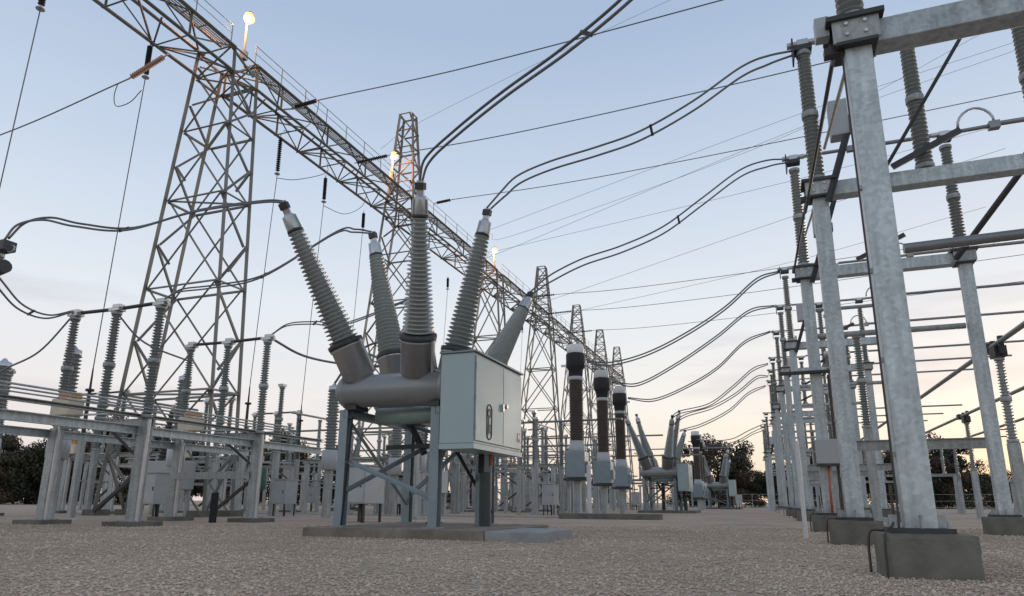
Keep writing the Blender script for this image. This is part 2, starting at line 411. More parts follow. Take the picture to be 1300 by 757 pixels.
def beam_bars(L_):
    n = max(3, round(L_ / 4.9)); s = L_ / n; ch, br = [], []
    for x in (-BW, BW):
        for z in (ZB, ZT): ch.append(((x, 0, z), (x, L_, z)))
    for k in range(n):
        y0, y1, ym = k * s, (k + 1) * s, (k + .5) * s
        for x in (-BW, BW): br += [((x, y0, ZT), (x, ym, ZB)), ((x, ym, ZB), (x, y1, ZT))]
        br += [((-BW, ym, ZB), (BW, y0 + .1, ZB)), ((-BW, ym, ZB), (BW, y1 - .1, ZB)), ((-BW, ym, ZB), (BW, ym, ZB)), ((-BW, ym, ZB), (BW, (y0 + ym) / 2, ZB)), ((-BW, ym, ZB), (BW, (y1 + ym) / 2, ZB))]
        br += [((-BW, y0, ZT), (BW, ym, ZT)), ((-BW, y1, ZT), (BW, ym, ZT)), ((-BW, y0, ZB), (BW, y0, ZB)), ((-BW, y0, ZB), (-BW, y0, ZT)), ((BW, ym, ZB), (BW, ym, ZT))]
    return ch, br
def gantry_beam(y0, y1, label, detail):
    t = thing('gantry_beam', label, 'gantry beam', GX, y0, group='lattice beams of the overhead gantry')
    L_ = y1 - y0; ch, br = beam_bars(L_)
    for p, q in ch: member('chord', p, q, .2, t)
    if detail:
        for p, q in br: member('brace', p, q, .085, t)
    else:
        mb = MB(LATT)
        for p, q in br: mb.bar(p, q, .085, .085)
        put('bracing', mb, t)
    mb = MB(GALVW)
    for k in range(4): mb.box(.48 + .14 * k, L_/2, ZT + .13, .05, L_ - .02, .05)
    for k in range(int(L_ / 1.1)): mb.box(.69, .5 + 1.1 * k, ZT + .09, .5, .06, .04)
    put('walkway', mb, t)
    mb = MB(GALVW); n = round(L_ / 2.2)
    for k in range(n + 1):
        yy = .05 + (L_ - .1) * k / n
        mb.box(.95, yy, ZT + .7, .04, .04, 1.1)
    mb.cyl((.95, 0, ZT + 1.27), (.95, L_, ZT + 1.27), .022, n=6); mb.cyl((.95, 0, ZT + .8), (.95, L_, ZT + .8), .018, n=6)
    put('handrail', mb, t)
    mb = MB(GALVW); mb.cyl((.25, 0, ZT + .2), (.25, L_, ZT + .2), .08, n=10); put('cable_duct', mb, t)
    return t
gl = ['lattice gantry beam running off the top left corner of the picture', 'lattice gantry beam between the tall left tower and the first peaked tower',
      'lattice gantry beam from the first peaked tower to the lamp behind the right bushings', 'short looking lattice gantry beam ending at the peaked tower right of the cabinet',
      'lattice gantry beam from right of the cabinet to above the nearest brown column', 'lattice gantry beam above the middle brown column', 'farthest lattice gantry beam above the last brown column']
for i in range(7): gantry_beam(TY[i] + (BH if i else 0), TY[i+1] - BH, gl[i], i < 3)
# ------------------------------------------------------------------ floodlights on the gantry
GLOW = bpy.data.materials.new('lamp_glow'); GLOW.use_nodes = True
gp = GLOW.node_tree.nodes['Principled BSDF']; gp.inputs['Base Color'].default_value = (1, .8, .5, 1)
gp.inputs['Emission Color'].default_value = (1, .52, .16, 1); gp.inputs['Emission Strength'].default_value = 2.2
def floodlight(y, x, zt, label):
    t = thing('floodlight', label, 'lamp', x, y, ZT + .1, group='lit lamps on the gantry')
    h = zt - ZT - .1
    put('pole', MB(GALVW).cyl((0, 0, 0), (0, 0, h - .25), .07, .05).box(0, 0, .25, .3, .3, .5), t)
    put('lamp_housing', MB(ALU).lathe((.1, .0, h + .2), (.1, 0, h + .4), [(0, .25), (.08, .22), (.16, .1)], 14), t)
    put('bulb', MB(GLOW).lathe((.1, 0, h - .3), (.1, 0, h + .22), [(0, .05), (.05, .17), (.14, .25), (.26, .29), (.38, .25), (.47, .17), (.52, .05)], 16), t)
    ld = bpy.data.lights.new('floodlight_lamp', 'POINT'); ld.energy = 650; ld.color = (1, .36, .10); ld.shadow_soft_size = .3
    lo = bpy.data.objects.new('floodlight_lamp', ld); COL.objects.link(lo); lo.parent = t; lo.location = (.1, -.5, h - .45)
    return t
floodlight(24.3, -24.7, 26.3, 'nearest glowing lamp on a pole above the tall left tower')
floodlight(41.2, -25.6, 27.0, 'glowing lamp beside the open peak of the first peaked tower')
floodlight(60.0, -24.7, 25.9, 'farthest glowing lamp seen beside the leaning right bushing')
# ------------------------------------------------------------------ insulator strings and conductors
def hanging_string(x, y, zt, zb, label):
    t = thing('hanging_insulator', label, 'insulator', x, y, zt, group='insulator strings hanging from the gantry beam')
    L_ = zt - zb
    put('porcelain_string', MB(BLACK).sheds((0, 0, -.2), (0, 0, -L_ + .25), .05, .05, .13, .13, 16, 10), t)
    put('end_fitting', MB(ALU).cyl((0, 0, 0), (0, 0, -.2), .03, n=8), t)
    put('grading_ring', MB(ALU).cyl((0, 0, -L_ + .25), (0, 0, -L_), .035, n=8).disc((0, 0, -L_ + .1), (0, 0, -L_ + .05), .17), t)
def conductor(name, pts, r, label, cat='conductor', group=None, mt=None, k=8):
    P = [Vector(p) for p in pts]; o0 = P[0]
    path = [q - o0 for q in (smooth_path(P, k) if len(P) > 2 else P)]
    return single(name, MB(mt or WIRE).tube(path, r), label, cat, o0.x, o0.y, o0.z, group=group)
drops = [  # x, y, top z, string end z, dropper end z, what stands near
    (-25.87, 14.81, 22.2, 19.74, 6.84, 'at the far top left of the picture'), (-26.34, 20.10, 22.2, 20.22, 6.20, 'left of the tall lattice tower'),
    (-25.97, 29.10, 22.2, 19.53, 6.84, 'just right of the tall lattice tower'), (-26.56, 34.39, 22.2, 20.17, 6.52, 'above the leftmost leaning bushing'),
    (-27.30, 40.20, 22.2, 20.59, 7.89, 'above the left rear bushing'), (-27.93, 56.07, 22.2, 20.80, 9.48, 'between the centre and right bushings'),
    (-26.66, 74.06, 22.2, 20.70, 8.42, 'over the top of the control cabinet')]
for x, y, zt, ze, zd, wh in drops:
    hanging_string(x, y, zt, ze, 'black insulator string hanging from the gantry beam ' + wh)
    conductor('vertical_dropper', [(x, y, ze), (x - .25, y, (ze + zd) / 2 + .4), (x - .5, y, zd)], .022, 'thin vertical wire dropping from the insulator string ' + wh, 'wire', 'vertical droppers below the gantry')
    t = thing('rod_insulator', 'slim dark insulator rod ending the vertical wire ' + wh, 'insulator', x - .5, y, 0, group='rod insulators under the droppers')
    put('rod', MB(DARK).cyl((0, 0, 3.2), (0, 0, zd - .9), .09, .07, n=8).cyl((0, 0, zd - .9), (0, 0, zd), .05, .03, n=8).disc((0, 0, zd - 1.0), (0, 0, zd - .9), .17), t)
    put('post', MB(GALVW).bar((0, 0, 0), (0, 0, 3.2), .22, .22), t)
def strain(p, q, label, mt=BROWN):
    p, q = Vector(p), Vector(q)
    t = thing('strain_insulator', label, 'insulator', p.x, p.y, p.z, group='insulator strings pulling on the gantry')
    d = q - p; L_ = d.length; n = d.normalized()
    put('porcelain_string', MB(mt).sheds(n * .25, d - n * .2, .05, .05, .125, .125, 16, 10), t)
    put('end_fitting', MB(ALU).cyl((0, 0, 0), n * .25, .035, n=8), t); put('end_fitting', MB(ALU).cyl(d - n * .2, d, .04, n=8), t)
strain((-23.07, 18.5, 19.6 + 0), (-25.31, 18.5, 18.9), 'orange-lit insulator string pulling left from the gantry beam', mat('orange_lit_porcelain', (.46, .25, .15), .35, 0, .2, 8))  # orange light falling on the string is put into its porcelain colour
conductor('overhead_conductor', [(-25.31, 18.5, 18.9), (-33.5, 18.5, 17.8), (-46, 18.5, 17.2), (-60, 18.5, 18.2)], .03, 'overhead wire running off to the left edge below the gantry beam')
conductor('jumper_loop', [(-25.9, 18.5, 18.85), (-26.16, 18.6, 18.32), (-26.18, 18.8, 17.93), (-25.64, 19.0, 18.13), (-25.02, 19.0, 18.6)], .02, 'small drooping jumper loop under the orange-lit insulator string on the left', 'wire')
for i, (y, z, xe, lb) in enumerate(((28, 23.0, -22.5, 'above the tall left tower'), (34.5, 22.75, -21.7, 'left of the first peaked tower'), (46, 24.9, -22.7, 'at the first peaked tower'), (68, 23.0, -20.5, 'under the tip of the rearmost bushing'), (75, 23.0, -20.5, 'at the tower right of the cabinet'), (85, 23.0, -20.5, 'above the nearest brown column'))):
    strain((-24.4, y, z), (xe, y, z + .08), 'dark insulator string pulling right from the gantry ' + lb, BLACK)
    conductor('overhead_conductor', [(xe, y, z + .08), (-12.9, y, z - .1), (0, y, z + .25), (14, y, z + .9), (34, y, z + 1.8)], .03, 'overhead wire rising right from the gantry ' + lb, group='overhead wires crossing to the right')
conductor('jumper_loop', [(-22.5, 28, 23.05), (-22.6, 28, 22.2), (-23.1, 28, 21.6), (-23.9, 28, 21.4), (-24.5, 27.6, 21.3)], .022, 'jumper loop hanging from the topmost wire near the gantry', 'wire')
conductor('jumper_loop', [(-24.54, 27.5, 18.3), (-24.0, 28.5, 18.6), (-23.2, 30, 19.6), (-24.3, 31.5, 21.2)], .02, 'slack jumper from the hanging string right of the tall tower', 'wire')
conductor('jumper_loop', [(-25.1, 32.5, 18.9), (-24.6, 34, 18.9), (-24.2, 35.3, 19.9), (-24.4, 36.2, 21.3)], .02, 'slack jumper from the hanging string above the leftmost bushing', 'wire')
for a, b_, c, d, lb in (((-36, 80, 36.8), (-31.5, 80, 37.9), (7.3, 80, 46.7), (30, 80, 50.8), 'highest'), ((-35, 80, 33.4), (-30.3, 80, 34.3), (7.2, 80, 44.9), (30, 80, 49.8), 'steep middle'),
                        ((-36, 82, 34.9), (-31.4, 82, 35.2), (5.5, 82, 39.0), (29, 82, 42.2), 'second from the top'), ((-31.4, 84, 27.0), (-25, 84, 27.9), (4.5, 84, 35.0), (28, 84, 40), 'gently rising low'),
                        ((-52, 80, 53.4), (-44, 80, 57), (-8.7, 80, 66.8), (20, 80, 73), 'farthest top'), ((-36, 86, 39.5), (-31.5, 86, 38.9), (5.3, 86, 47.2), (30, 86, 57.1), 'crossing'),
                        ((-31, 90, 26.6), (-24.8, 90, 27.4), (4, 90, 31.2), (27, 90, 35.6), 'lowest'),):
    conductor('distant_line', [a, b_, c, d], .022, lb + ' of the faint distant wires rising to the right in the sky', 'wire', 'faint distant wires')
def twin(pts, label, gap=.17, r=.03, spacers=(.5,), name='twin_conductor', axis=None, group='twin leads looping from the bushings'):
    """two parallel flexible leads with spacers"""
    P = smooth_path(pts, 10); o0 = Vector(P[0])
    t = thing(name, label, 'conductor', o0.x, o0.y, o0.z, group=group)
    A, B = [], []
    for i, p in enumerate(P):
        d = (P[min(i+1, len(P)-1)] - P[max(i-1, 0)]).normalized()
        s_ = Vector((d.y, -d.x, 0)); s_ = s_.normalized() if s_.length > .05 else Vector((1, 0, 0))
        if axis: s_ = Vector(axis)
        g_ = gap * min(1, .45 + 4 * min(i, len(P) - 1 - i) / len(P))
        A.append(p + s_ * g_ / 2 - o0); B.append(p - s_ * g_ / 2 - o0)
    put('wire', MB(WIRE).tube(A, r, 8), t); put('wire', MB(WIRE).tube(B, r, 8), t)
    for f in spacers:
        i = int(f * (len(A) - 1)); d = (B[i] - A[i]).normalized()
        m = MB(DARK).bar(A[i] - d * .035, B[i] + d * .035, .045, .06); put('spacer', m, t)
    return t
DN = (.05, .55, .83)      # side-by-side leads stacked so that both show from below
twin([(-9.44, 10.88, 7.05), (-9.95, 10.75, 7.08), (-11.18, 10.2, 6.82), (-12.36, 9.6, 6.33), (-13.09, 9.0, 6.28), (-13.63, 8.7, 6.38), (-13.91, 8.4, 6.19), (-13.96, 8.2, 5.78)], 'twin lead sagging left from the leftmost leaning bushing to the picture edge', .19, .024, (.45,), axis=(0, .8, .6))
twin([(-9.19, 14, 7.52), (-9.77, 14, 7.66), (-10.38, 14, 7.68), (-12.44, 13.8, 6.66), (-14.12, 13.7, 6.5), (-15.4, 13.8, 6.55), (-16.25, 14.05, 6.46)], 'twin lead sagging left from the rear left bushing across the tall tower', .19, .024, (.5,), axis=(0, .7, .7))
twin([(-9.47, 17.22, 6.82), (-12.27, 17.5, 6.23), (-14.11, 18.3, 6.62), (-15.5, 18.6, 6.75), (-16.3, 18.7, 6.46)], 'twin lead running left behind the centre bushing to the right end of the left switches', .17, .023, (.5,), axis=(0, .7, .7))
twin([(-6.09, 10.88, 6.95), (-5.85, 10.7, 7.3), (-4.98, 10.2, 7.45), (-3.8, 9.6, 7.6), (-2.49, 9.0, 7.74), (-1.3, 8.4, 7.95), (-.17, 8.1, 8.65), (1.2, 8, 9.5)], 'thick twin lead sweeping up from the centre bushing out of the top of the picture', .19, .026, (.62,), axis=(.75, -.3, -.6))
twin([(-5.96, 14, 7.66), (-5.52, 14, 8.04), (-5.11, 14, 8.34), (-4.27, 13.9, 8.5), (-3.1, 13.8, 8.6), (-2.1, 13.8, 8.8), (-.94, 13.75, 9.25), (.1, 13.75, 9.84), (.68, 13.75, 10.0), (1.2, 13.75, 10.05)], 'twin lead sweeping from the leaning right bushing to the upper right insulator', .19, .024, (.58,), axis=(.1, .5, -.86))
twin([(-5.96, 17.27, 6.5), (-5.45, 17.5, 6.95), (-4.55, 17.8, 7.45), (-3.49, 18.3, 7.9), (-2.34, 18.7, 8.48), (-1.25, 19.0, 9.31), (-.1, 19.3, 10.19), (.69, 19.4, 10.42), (1.25, 19.45, 10.42)], 'twin lead from the rearmost right bushing to the second insulator top on the right', .19, .024, (.55,), axis=(.1, .5, -.86))
# ------------------------------------------------------------------ shared insulator meshes
def post_insulator_mesh(name, H, r, mt, sh=11, n=14):
    """two-unit porcelain post with metal end flanges, base at z=0"""
    mb = MB(mt, GALVW); h = H / 2
    mb.use(GALVW).disc((0,0,0), (0,0,.09), r * 1.08, n=n).disc((0,0,h-.07), (0,0,h+.07), r * 1.05, n=n).disc((0,0,H-.1), (0,0,H), r * .95, n=n)
    mb.use(mt).sheds((0,0,.09), (0,0,h-.07), r*.62, r*.58, r, r*.95, sh, n).sheds((0,0,h+.07), (0,0,H-.1), r*.56, r*.5, r*.92, r*.85, sh, n)
    return mb.mesh(name)
INS_R = post_insulator_mesh('insulator', 3.0, .155, PORCD, 15, 16)
INS_L = post_insulator_mesh('insulator', 3.3, .158, PORCD, 17, 14)
INS_S = post_insulator_mesh('insulator', 2.4, .14, PORC, 12, 10)
# ------------------------------------------------------------------ right-hand disconnector switches
XP = (0.0, 1.89, 3.78)
def switch_pole(y, H, label, link=0, lower=True, mech=True, tz=3.0):
    t = thing('disconnector', label, 'switch', 1.37, y, group='tall disconnector switches on the right')
    for x in (0.0, 3.78):
        c = bevel(put('post', MB(GALV).bar((x + .015, 0, .44), (x + .015, 0, H - .36), .29, .22, (0, 1, 0)), t), .012)
        pb = MB(DARK).box(x, 0, .445, .56, .5, .05).use(GALVW)
        for i, j in ((-1,-1),(1,-1),(1,1),(-1,1)): pb.cyl((x + i*.235, j*.2, .46), (x + i*.235, j*.2, .54), .02, n=6)
        for i in (-1, 1): pb.box(x + i*.21, 0, .52, .09, .02, .15); pb.box(x, i*.2, .52, .02, .09, .15)
        put('base_plate', pb, t)
        hp = MB(DARK).box(x, 0, H - .03, .62, .52, .06)
        hp.use(GALVW).box(x, -.2, H - .2, .5, .03, .3).box(x, .2, H - .2, .5, .03, .3).use(DARK).box(x, 0, H - .36, .44, .44, .04)
        put('head_plate', hp, t)
    for zz in (1.2, 2.2, 3.2, 4.2): put('cable_clip', MB(GALVW).box(-.145, -.06, zz, .03, .06, .05), t)
    put('earth_strap', MB(mat('copper_strap', (.12, .08, .06), .6, .3) if not bpy.data.materials.get('copper_strap') else bpy.data.materials['copper_strap']).tube(smooth_path([(-.19, .1, .9), (-.2, .1, .5), (-.3, .1, .44), (-.44, .1, .40), (-.46, .1, 0)]), .014, 6), t)
    for x in (-.1, .1):
        for zz in (H - .26, H - .12): put('bolt', MB(ALU).cyl((x, -.215, zz), (x, -.24, zz), .022, n=6), t)
    beam = MB(GALV).bar((.18, .02, H - .22), (3.6, .02, H - .22), .30, .30)
    bevel(put('beam', beam, t), .012)
    if y < 15:
        bevel(put('beam', MB(GALV).bar((3.96, .02, H - .22), (7.4, .02, H - .22), .30, .30), t), .012)
    for x in XP:
        zb = H if x != 1.89 else H - .06
        put('insulator', INS_R, t, (x, 0, zb + .01))
        cl_ = MB(DARK).box(x, 0, zb + tz + .07, .34, .26, .12).use(ALU).box(x, .0, zb + tz + .2, .22, .2, .14).cyl((x - .3, 0, zb + tz + .22), (x + .3, 0, zb + tz + .22), .07, n=10)
        put('terminal_clamp', cl_, t)
    zz = H + tz + .22
    put('switch_blade', MB(BLADE).cyl((.3, 0, zz), (1.6, 0, zz), .05, n=10).box(1.5, 0, zz, .18, .14, .16), t)
    put('switch_blade', MB(BLADE).cyl((2.2, 0, zz), (3.5, 0, zz), .055, n=10).cyl((4.06, 0, zz), (4.9, 0, zz + .02), .055, n=10), t)
    put('bus_tube', MB(BLADE).cyl((5.0, 0, zz + .05), (9 if y < 15 else 16, 0, zz + .05), .07, n=10).box(4.95, 0, zz + .02, .25, .2, .2), t)
    a0 = [(4.55 + .42 * math.cos(a), -.02, zz + .1 + .5 * math.sin(a)) for a in [math.pi * k / 10 for k in range(11)]]
    put('arcing_horn', MB(ALU).tube(a0, .035, 8), t)
    put('corona_plate', MB(DARK).box(-.2, 0, H + tz + .05, .03, .3, .5), t)
    # drive rods and their linkage
    if link: 
        put('linkage_rod', MB(DARK).cyl((-.22, .1, H - .28), (-.3, link - .3, H - .1), .028, n=8), t)
        put('linkage_rod', MB(GALVW).cyl((-.12, .1, H - .55), (-.05, link * .62, H + .25), .026, n=8), t)
    put('crank', MB(DARK).bar((1.3, -.25, H - .02), (2.5, -.2, H + .55), .06, .12), t)
    put('crank', MB(DARK).box(-.24, -.05, H - .36, .22, .12, .1), t)
    if mech: put('angle_brace', MB(DARK).angle((.2, -.2, H - .55), (1.0, -.15, H + 1.85), .13, .02), t)
    if lower:
        put('tie_tube', MB(GALVW).cyl((.17, 0, H - 2.0), (3.6, 0, H - 2.0), .075, n=10), t)
        put('cross_channel', MB(GALVW).channel((.17, -.12, 2.15), (3.6, -.12, 2.15), .1, .26, .02), t)
    if mech:
        bevel(put('drive_box', MB(CAB2).box(.5, -.05, H + 1.25, .34, .34, .78), t), .02)
        put('box_bracket', MB(DARK).box(.72, -.08, H + 1.05, .2, .16, .24), t)
    return t
from mathutils import noise as mnoise
import bmesh
def cast_block(sx, sy, h, z0=-.1, cuts=9, amp=.010, seed=0, m=None):
    bm = bmesh.new(); bmesh.ops.create_cube(bm, size=1)
    bmesh.ops.subdivide_edges(bm, edges=bm.edges[:], cuts=cuts, use_grid_fill=True)
    for v in bm.verts:
        edge = sum(abs(abs(c) - .5) < 1e-4 for c in v.co)
        p = Vector((v.co.x * sx, v.co.y * sy, (v.co.z + .5) * (h - z0) + z0)); q = p * 3.1 + Vector((seed * 7.3, seed, 0))
        d = mnoise.noise_vector(q) * amp + mnoise.noise_vector(q * 4) * amp * .5
        if edge >= 2: d -= Vector((p.x / sx, p.y / sy, .3 if v.co.z > .4 else 0)) * .02 * (1 + 1.6 * max(0, mnoise.noise(q * 2.5)))
        v.co = p + d
    me = bpy.data.meshes.new('concrete_block'); bm.to_mesh(me); bm.free(); me.materials.append(m or CONC); return me
def footing(x, y, label, sx=.83, sy=.66, h=.42):
    return single('concrete_footing', cast_block(sx, sy, h, seed=y), label, 'footing', x, y, group='concrete footings of the steel posts')
pole_ys = [8.02, 13.75, 19.45]; Hs = [6.36, 7.0, 7.12]
plab = ['nearest tall disconnector switch on thick steel posts at the right edge', 'second tall disconnector switch with beam crossing behind the nearest right post', 'third tall disconnector switch whose right post shows whole at the right edge']
for k, (y, H_) in enumerate(zip(pole_ys, Hs)):
    sp = switch_pole(y, H_, plab[k], (5.73, 5.7, 0)[k], lower=(k == 2), mech=(k > 0), tz=3.0 if k < 2 else 3.15)
for x, y, lb in ((1.40, 8.02, 'large concrete footing block under the nearest right steel post'), (1.37, 13.75, 'concrete footing block under the second steel post on the right'), (1.37, 19.45, 'concrete footing block under the post with the red cable in the right row'),
                 (5.15, 19.45, 'concrete footing at the right edge under the separate right steel post'), (5.15, 13.75, 'concrete footing just outside the right edge'), (5.15, 8.02, 'concrete footing right of the nearest block, beyond the picture')):
    footing(x, y, lb)
# fittings special to the nearest poles
t = thing('small_junction_box', 'pale junction box on an arm at the head of the nearest right post', 'box', 1.2, 8.0, 6.3)
bevel(put('case', MB(CAB2).box(-.17, 0, .06, .16, .16, .28), t), .012); put('arm', MB(DARK).box(.0, 0, -.04, .26, .06, .06), t)
single('angle_brace', MB(DARK).angle((0, 0, 0), (1.7, -1.9, 2.15), .16, .025), 'dark steel angle brace slanting up to the right from the far right post', 'brace', 4.95, 19.1, 6.75)
single('tie_tube', MB(BLADE).cyl((0, 0, 0), (6, 0, .1), .1, n=12), 'thick horizontal steel tube right of the nearest post under the second beam', 'tube', 2.75, 13.9, 5.45)
single('control_rod', MB(DARK).cyl((0, 0, 0), (1.95, -.6, 3.0), .035, n=8), 'long slanting black operating rod in front of the second right insulator', 'rod', 2.45, 13.4, 6.8)
single('cable_conduit', MB(WHITE).cyl((0, 0, 0), (-.02, .02, 2.0), .045, n=10), 'thin white pipe standing left of the third right footing', 'pipe', .62, 15.6)
single('cable_conduit', MB(DARK).tube(smooth_path([(0, 0, -.1), (.02, .02, .4), (.12, .14, .52), (.19, .22, .9), (.205, .24, 6.0)]), .011, 8), 'dark cable running up the left edge of the nearest right post', 'cable', 1.0, 7.66)
# the second set of three (their insulator tops show left of the first)
base_ys = [31, 37.2, 43]
p2 = switch_pole(31, 7.6, 'fourth tall disconnector switch, its leads coming from the nearest brown column', tz=3.15)
far_lab = ['fifth tall disconnector switch, wired to the middle brown column', 'sixth tall disconnector switch, wired to the farthest brown column']
for y, lb in zip((37.2, 43), far_lab): dup(p2, 1.25 if y < 40 else 1.1, y, label=lb)
for k, (y, lb) in enumerate(((51.1, 'slim far disconnector switch wired to the nearest bushing of the second breaker'), (56, 'slim far disconnector switch just behind the one wired to the second breaker'), (61, 'slim far disconnector switch at the left end of the right row of posts'))): dup(p2, .9 - .1 * k, y, label=lb)
for k, y in enumerate((68, 74, 80)): dup(p2, .2 - .2 * k, y, -1.9, label=('nearest', 'middle', 'last')[k] + ' of the short far disconnectors at the vanishing end of the right row')
for y in (31, 37.2, 43):
    for x in (1.37, 5.15): footing(x - (0 if y < 40 else .2), y, 'low concrete footing of a farther right post, %s side of %s switch' % ('left' if x < 2 else 'right', {31: 'fourth', 37.2: 'fifth', 43: 'sixth'}[y]))
bevel(put('control_box', MB(CAB2).box(.12, -.33, 2.0, .62, .3, .62), sp), .02); put('box_bracket', MB(DARK).box(.12, -.3, 1.66, .66, .34, .05), sp)
put('red_cable', MB(RED).tube([(.08, -.3, 1.64), (.06, -.28, 1.1), (.06, -.24, .48)], .03, 8), sp)
put('platform', MB(DARK).box(-.15, -.25, 4.1, 1.5, .3, .05), sp); put('conduit', MB(DARK).cyl((.3, -.25, .5), (.3, -.25, 4.0), .04, n=8), sp)
# three long bus tubes running along the yard at the right, on insulator supports
for k, (x, z) in enumerate(((6.35, 5.15), (9.6, 5.15), (12.9, 5.15))):
    n_ = ('left', 'middle', 'right')[k]
    t = thing('busbar_tube', n_ + ' of three parallel tubular busbars receding behind the far right post', 'busbar', x, 8, z, group='tubular busbars at the right')
    put('tube', MB(BLADE).cyl((0, 0, 0), (0, 62, 0), .075, n=10), t)
    for yy in (15, 33, 51): put('clamp', MB(DARK).box(0, yy, 0, .26, .4, .26), t)
bs = thing('bus_insulator', 'grey bus support insulator at the right edge carrying the busbars', 'insulator', 6.35, 22.2, group='bus supports at the right')
put('post', MB(GALVW).bar((0, 0, 0), (0, 0, 2.35), .26, .24), bs); put('insulator', INS_S, bs, (0, 0, 2.36)); put('clamp', MB(DARK).box(0, 0, 4.9, .3, .5, .3).box(0, -.35, 5.05, .12, .12, .5).box(0, .35, 5.05, .12, .12, .5), bs)
for k, (x, y) in enumerate(((9.6, 22.2), (12.9, 22.2), (6.35, 40), (9.6, 40), (12.9, 40), (6.35, 58), (9.6, 58), (12.9, 58))):
    dup(bs, x, y, label='bus support insulator on a steel post under the %s busbar, %s row' % ({6.35: 'left', 9.6: 'middle', 12.9: 'right'}[x], {22.2: 'nearest', 40: 'second', 58: 'farthest'}[y]))
# T-headed support seen between the two right posts
t = thing('tee_support', 'T-headed bus support standing between the nearest and the far right posts', 'post', 5.1, 31.5)
put('post', MB(GALVW).bar((0, 0, 0), (0, 0, 4.6), .3, .26), t); put('insulator', INS_S, t, (0, 0, 4.6))
put('riser', MB(GALVW).cyl((-.15, 0, 7.0), (-.15, 0, 9.0), .07, n=8).cyl((.35, 0, 7.0), (.05, 0, 9.0), .045, n=8), t)
put('top_tube', MB(GALVW).cyl((-2.6, 0, 9.05), (.3, 0, 9.05), .08, n=10), t)
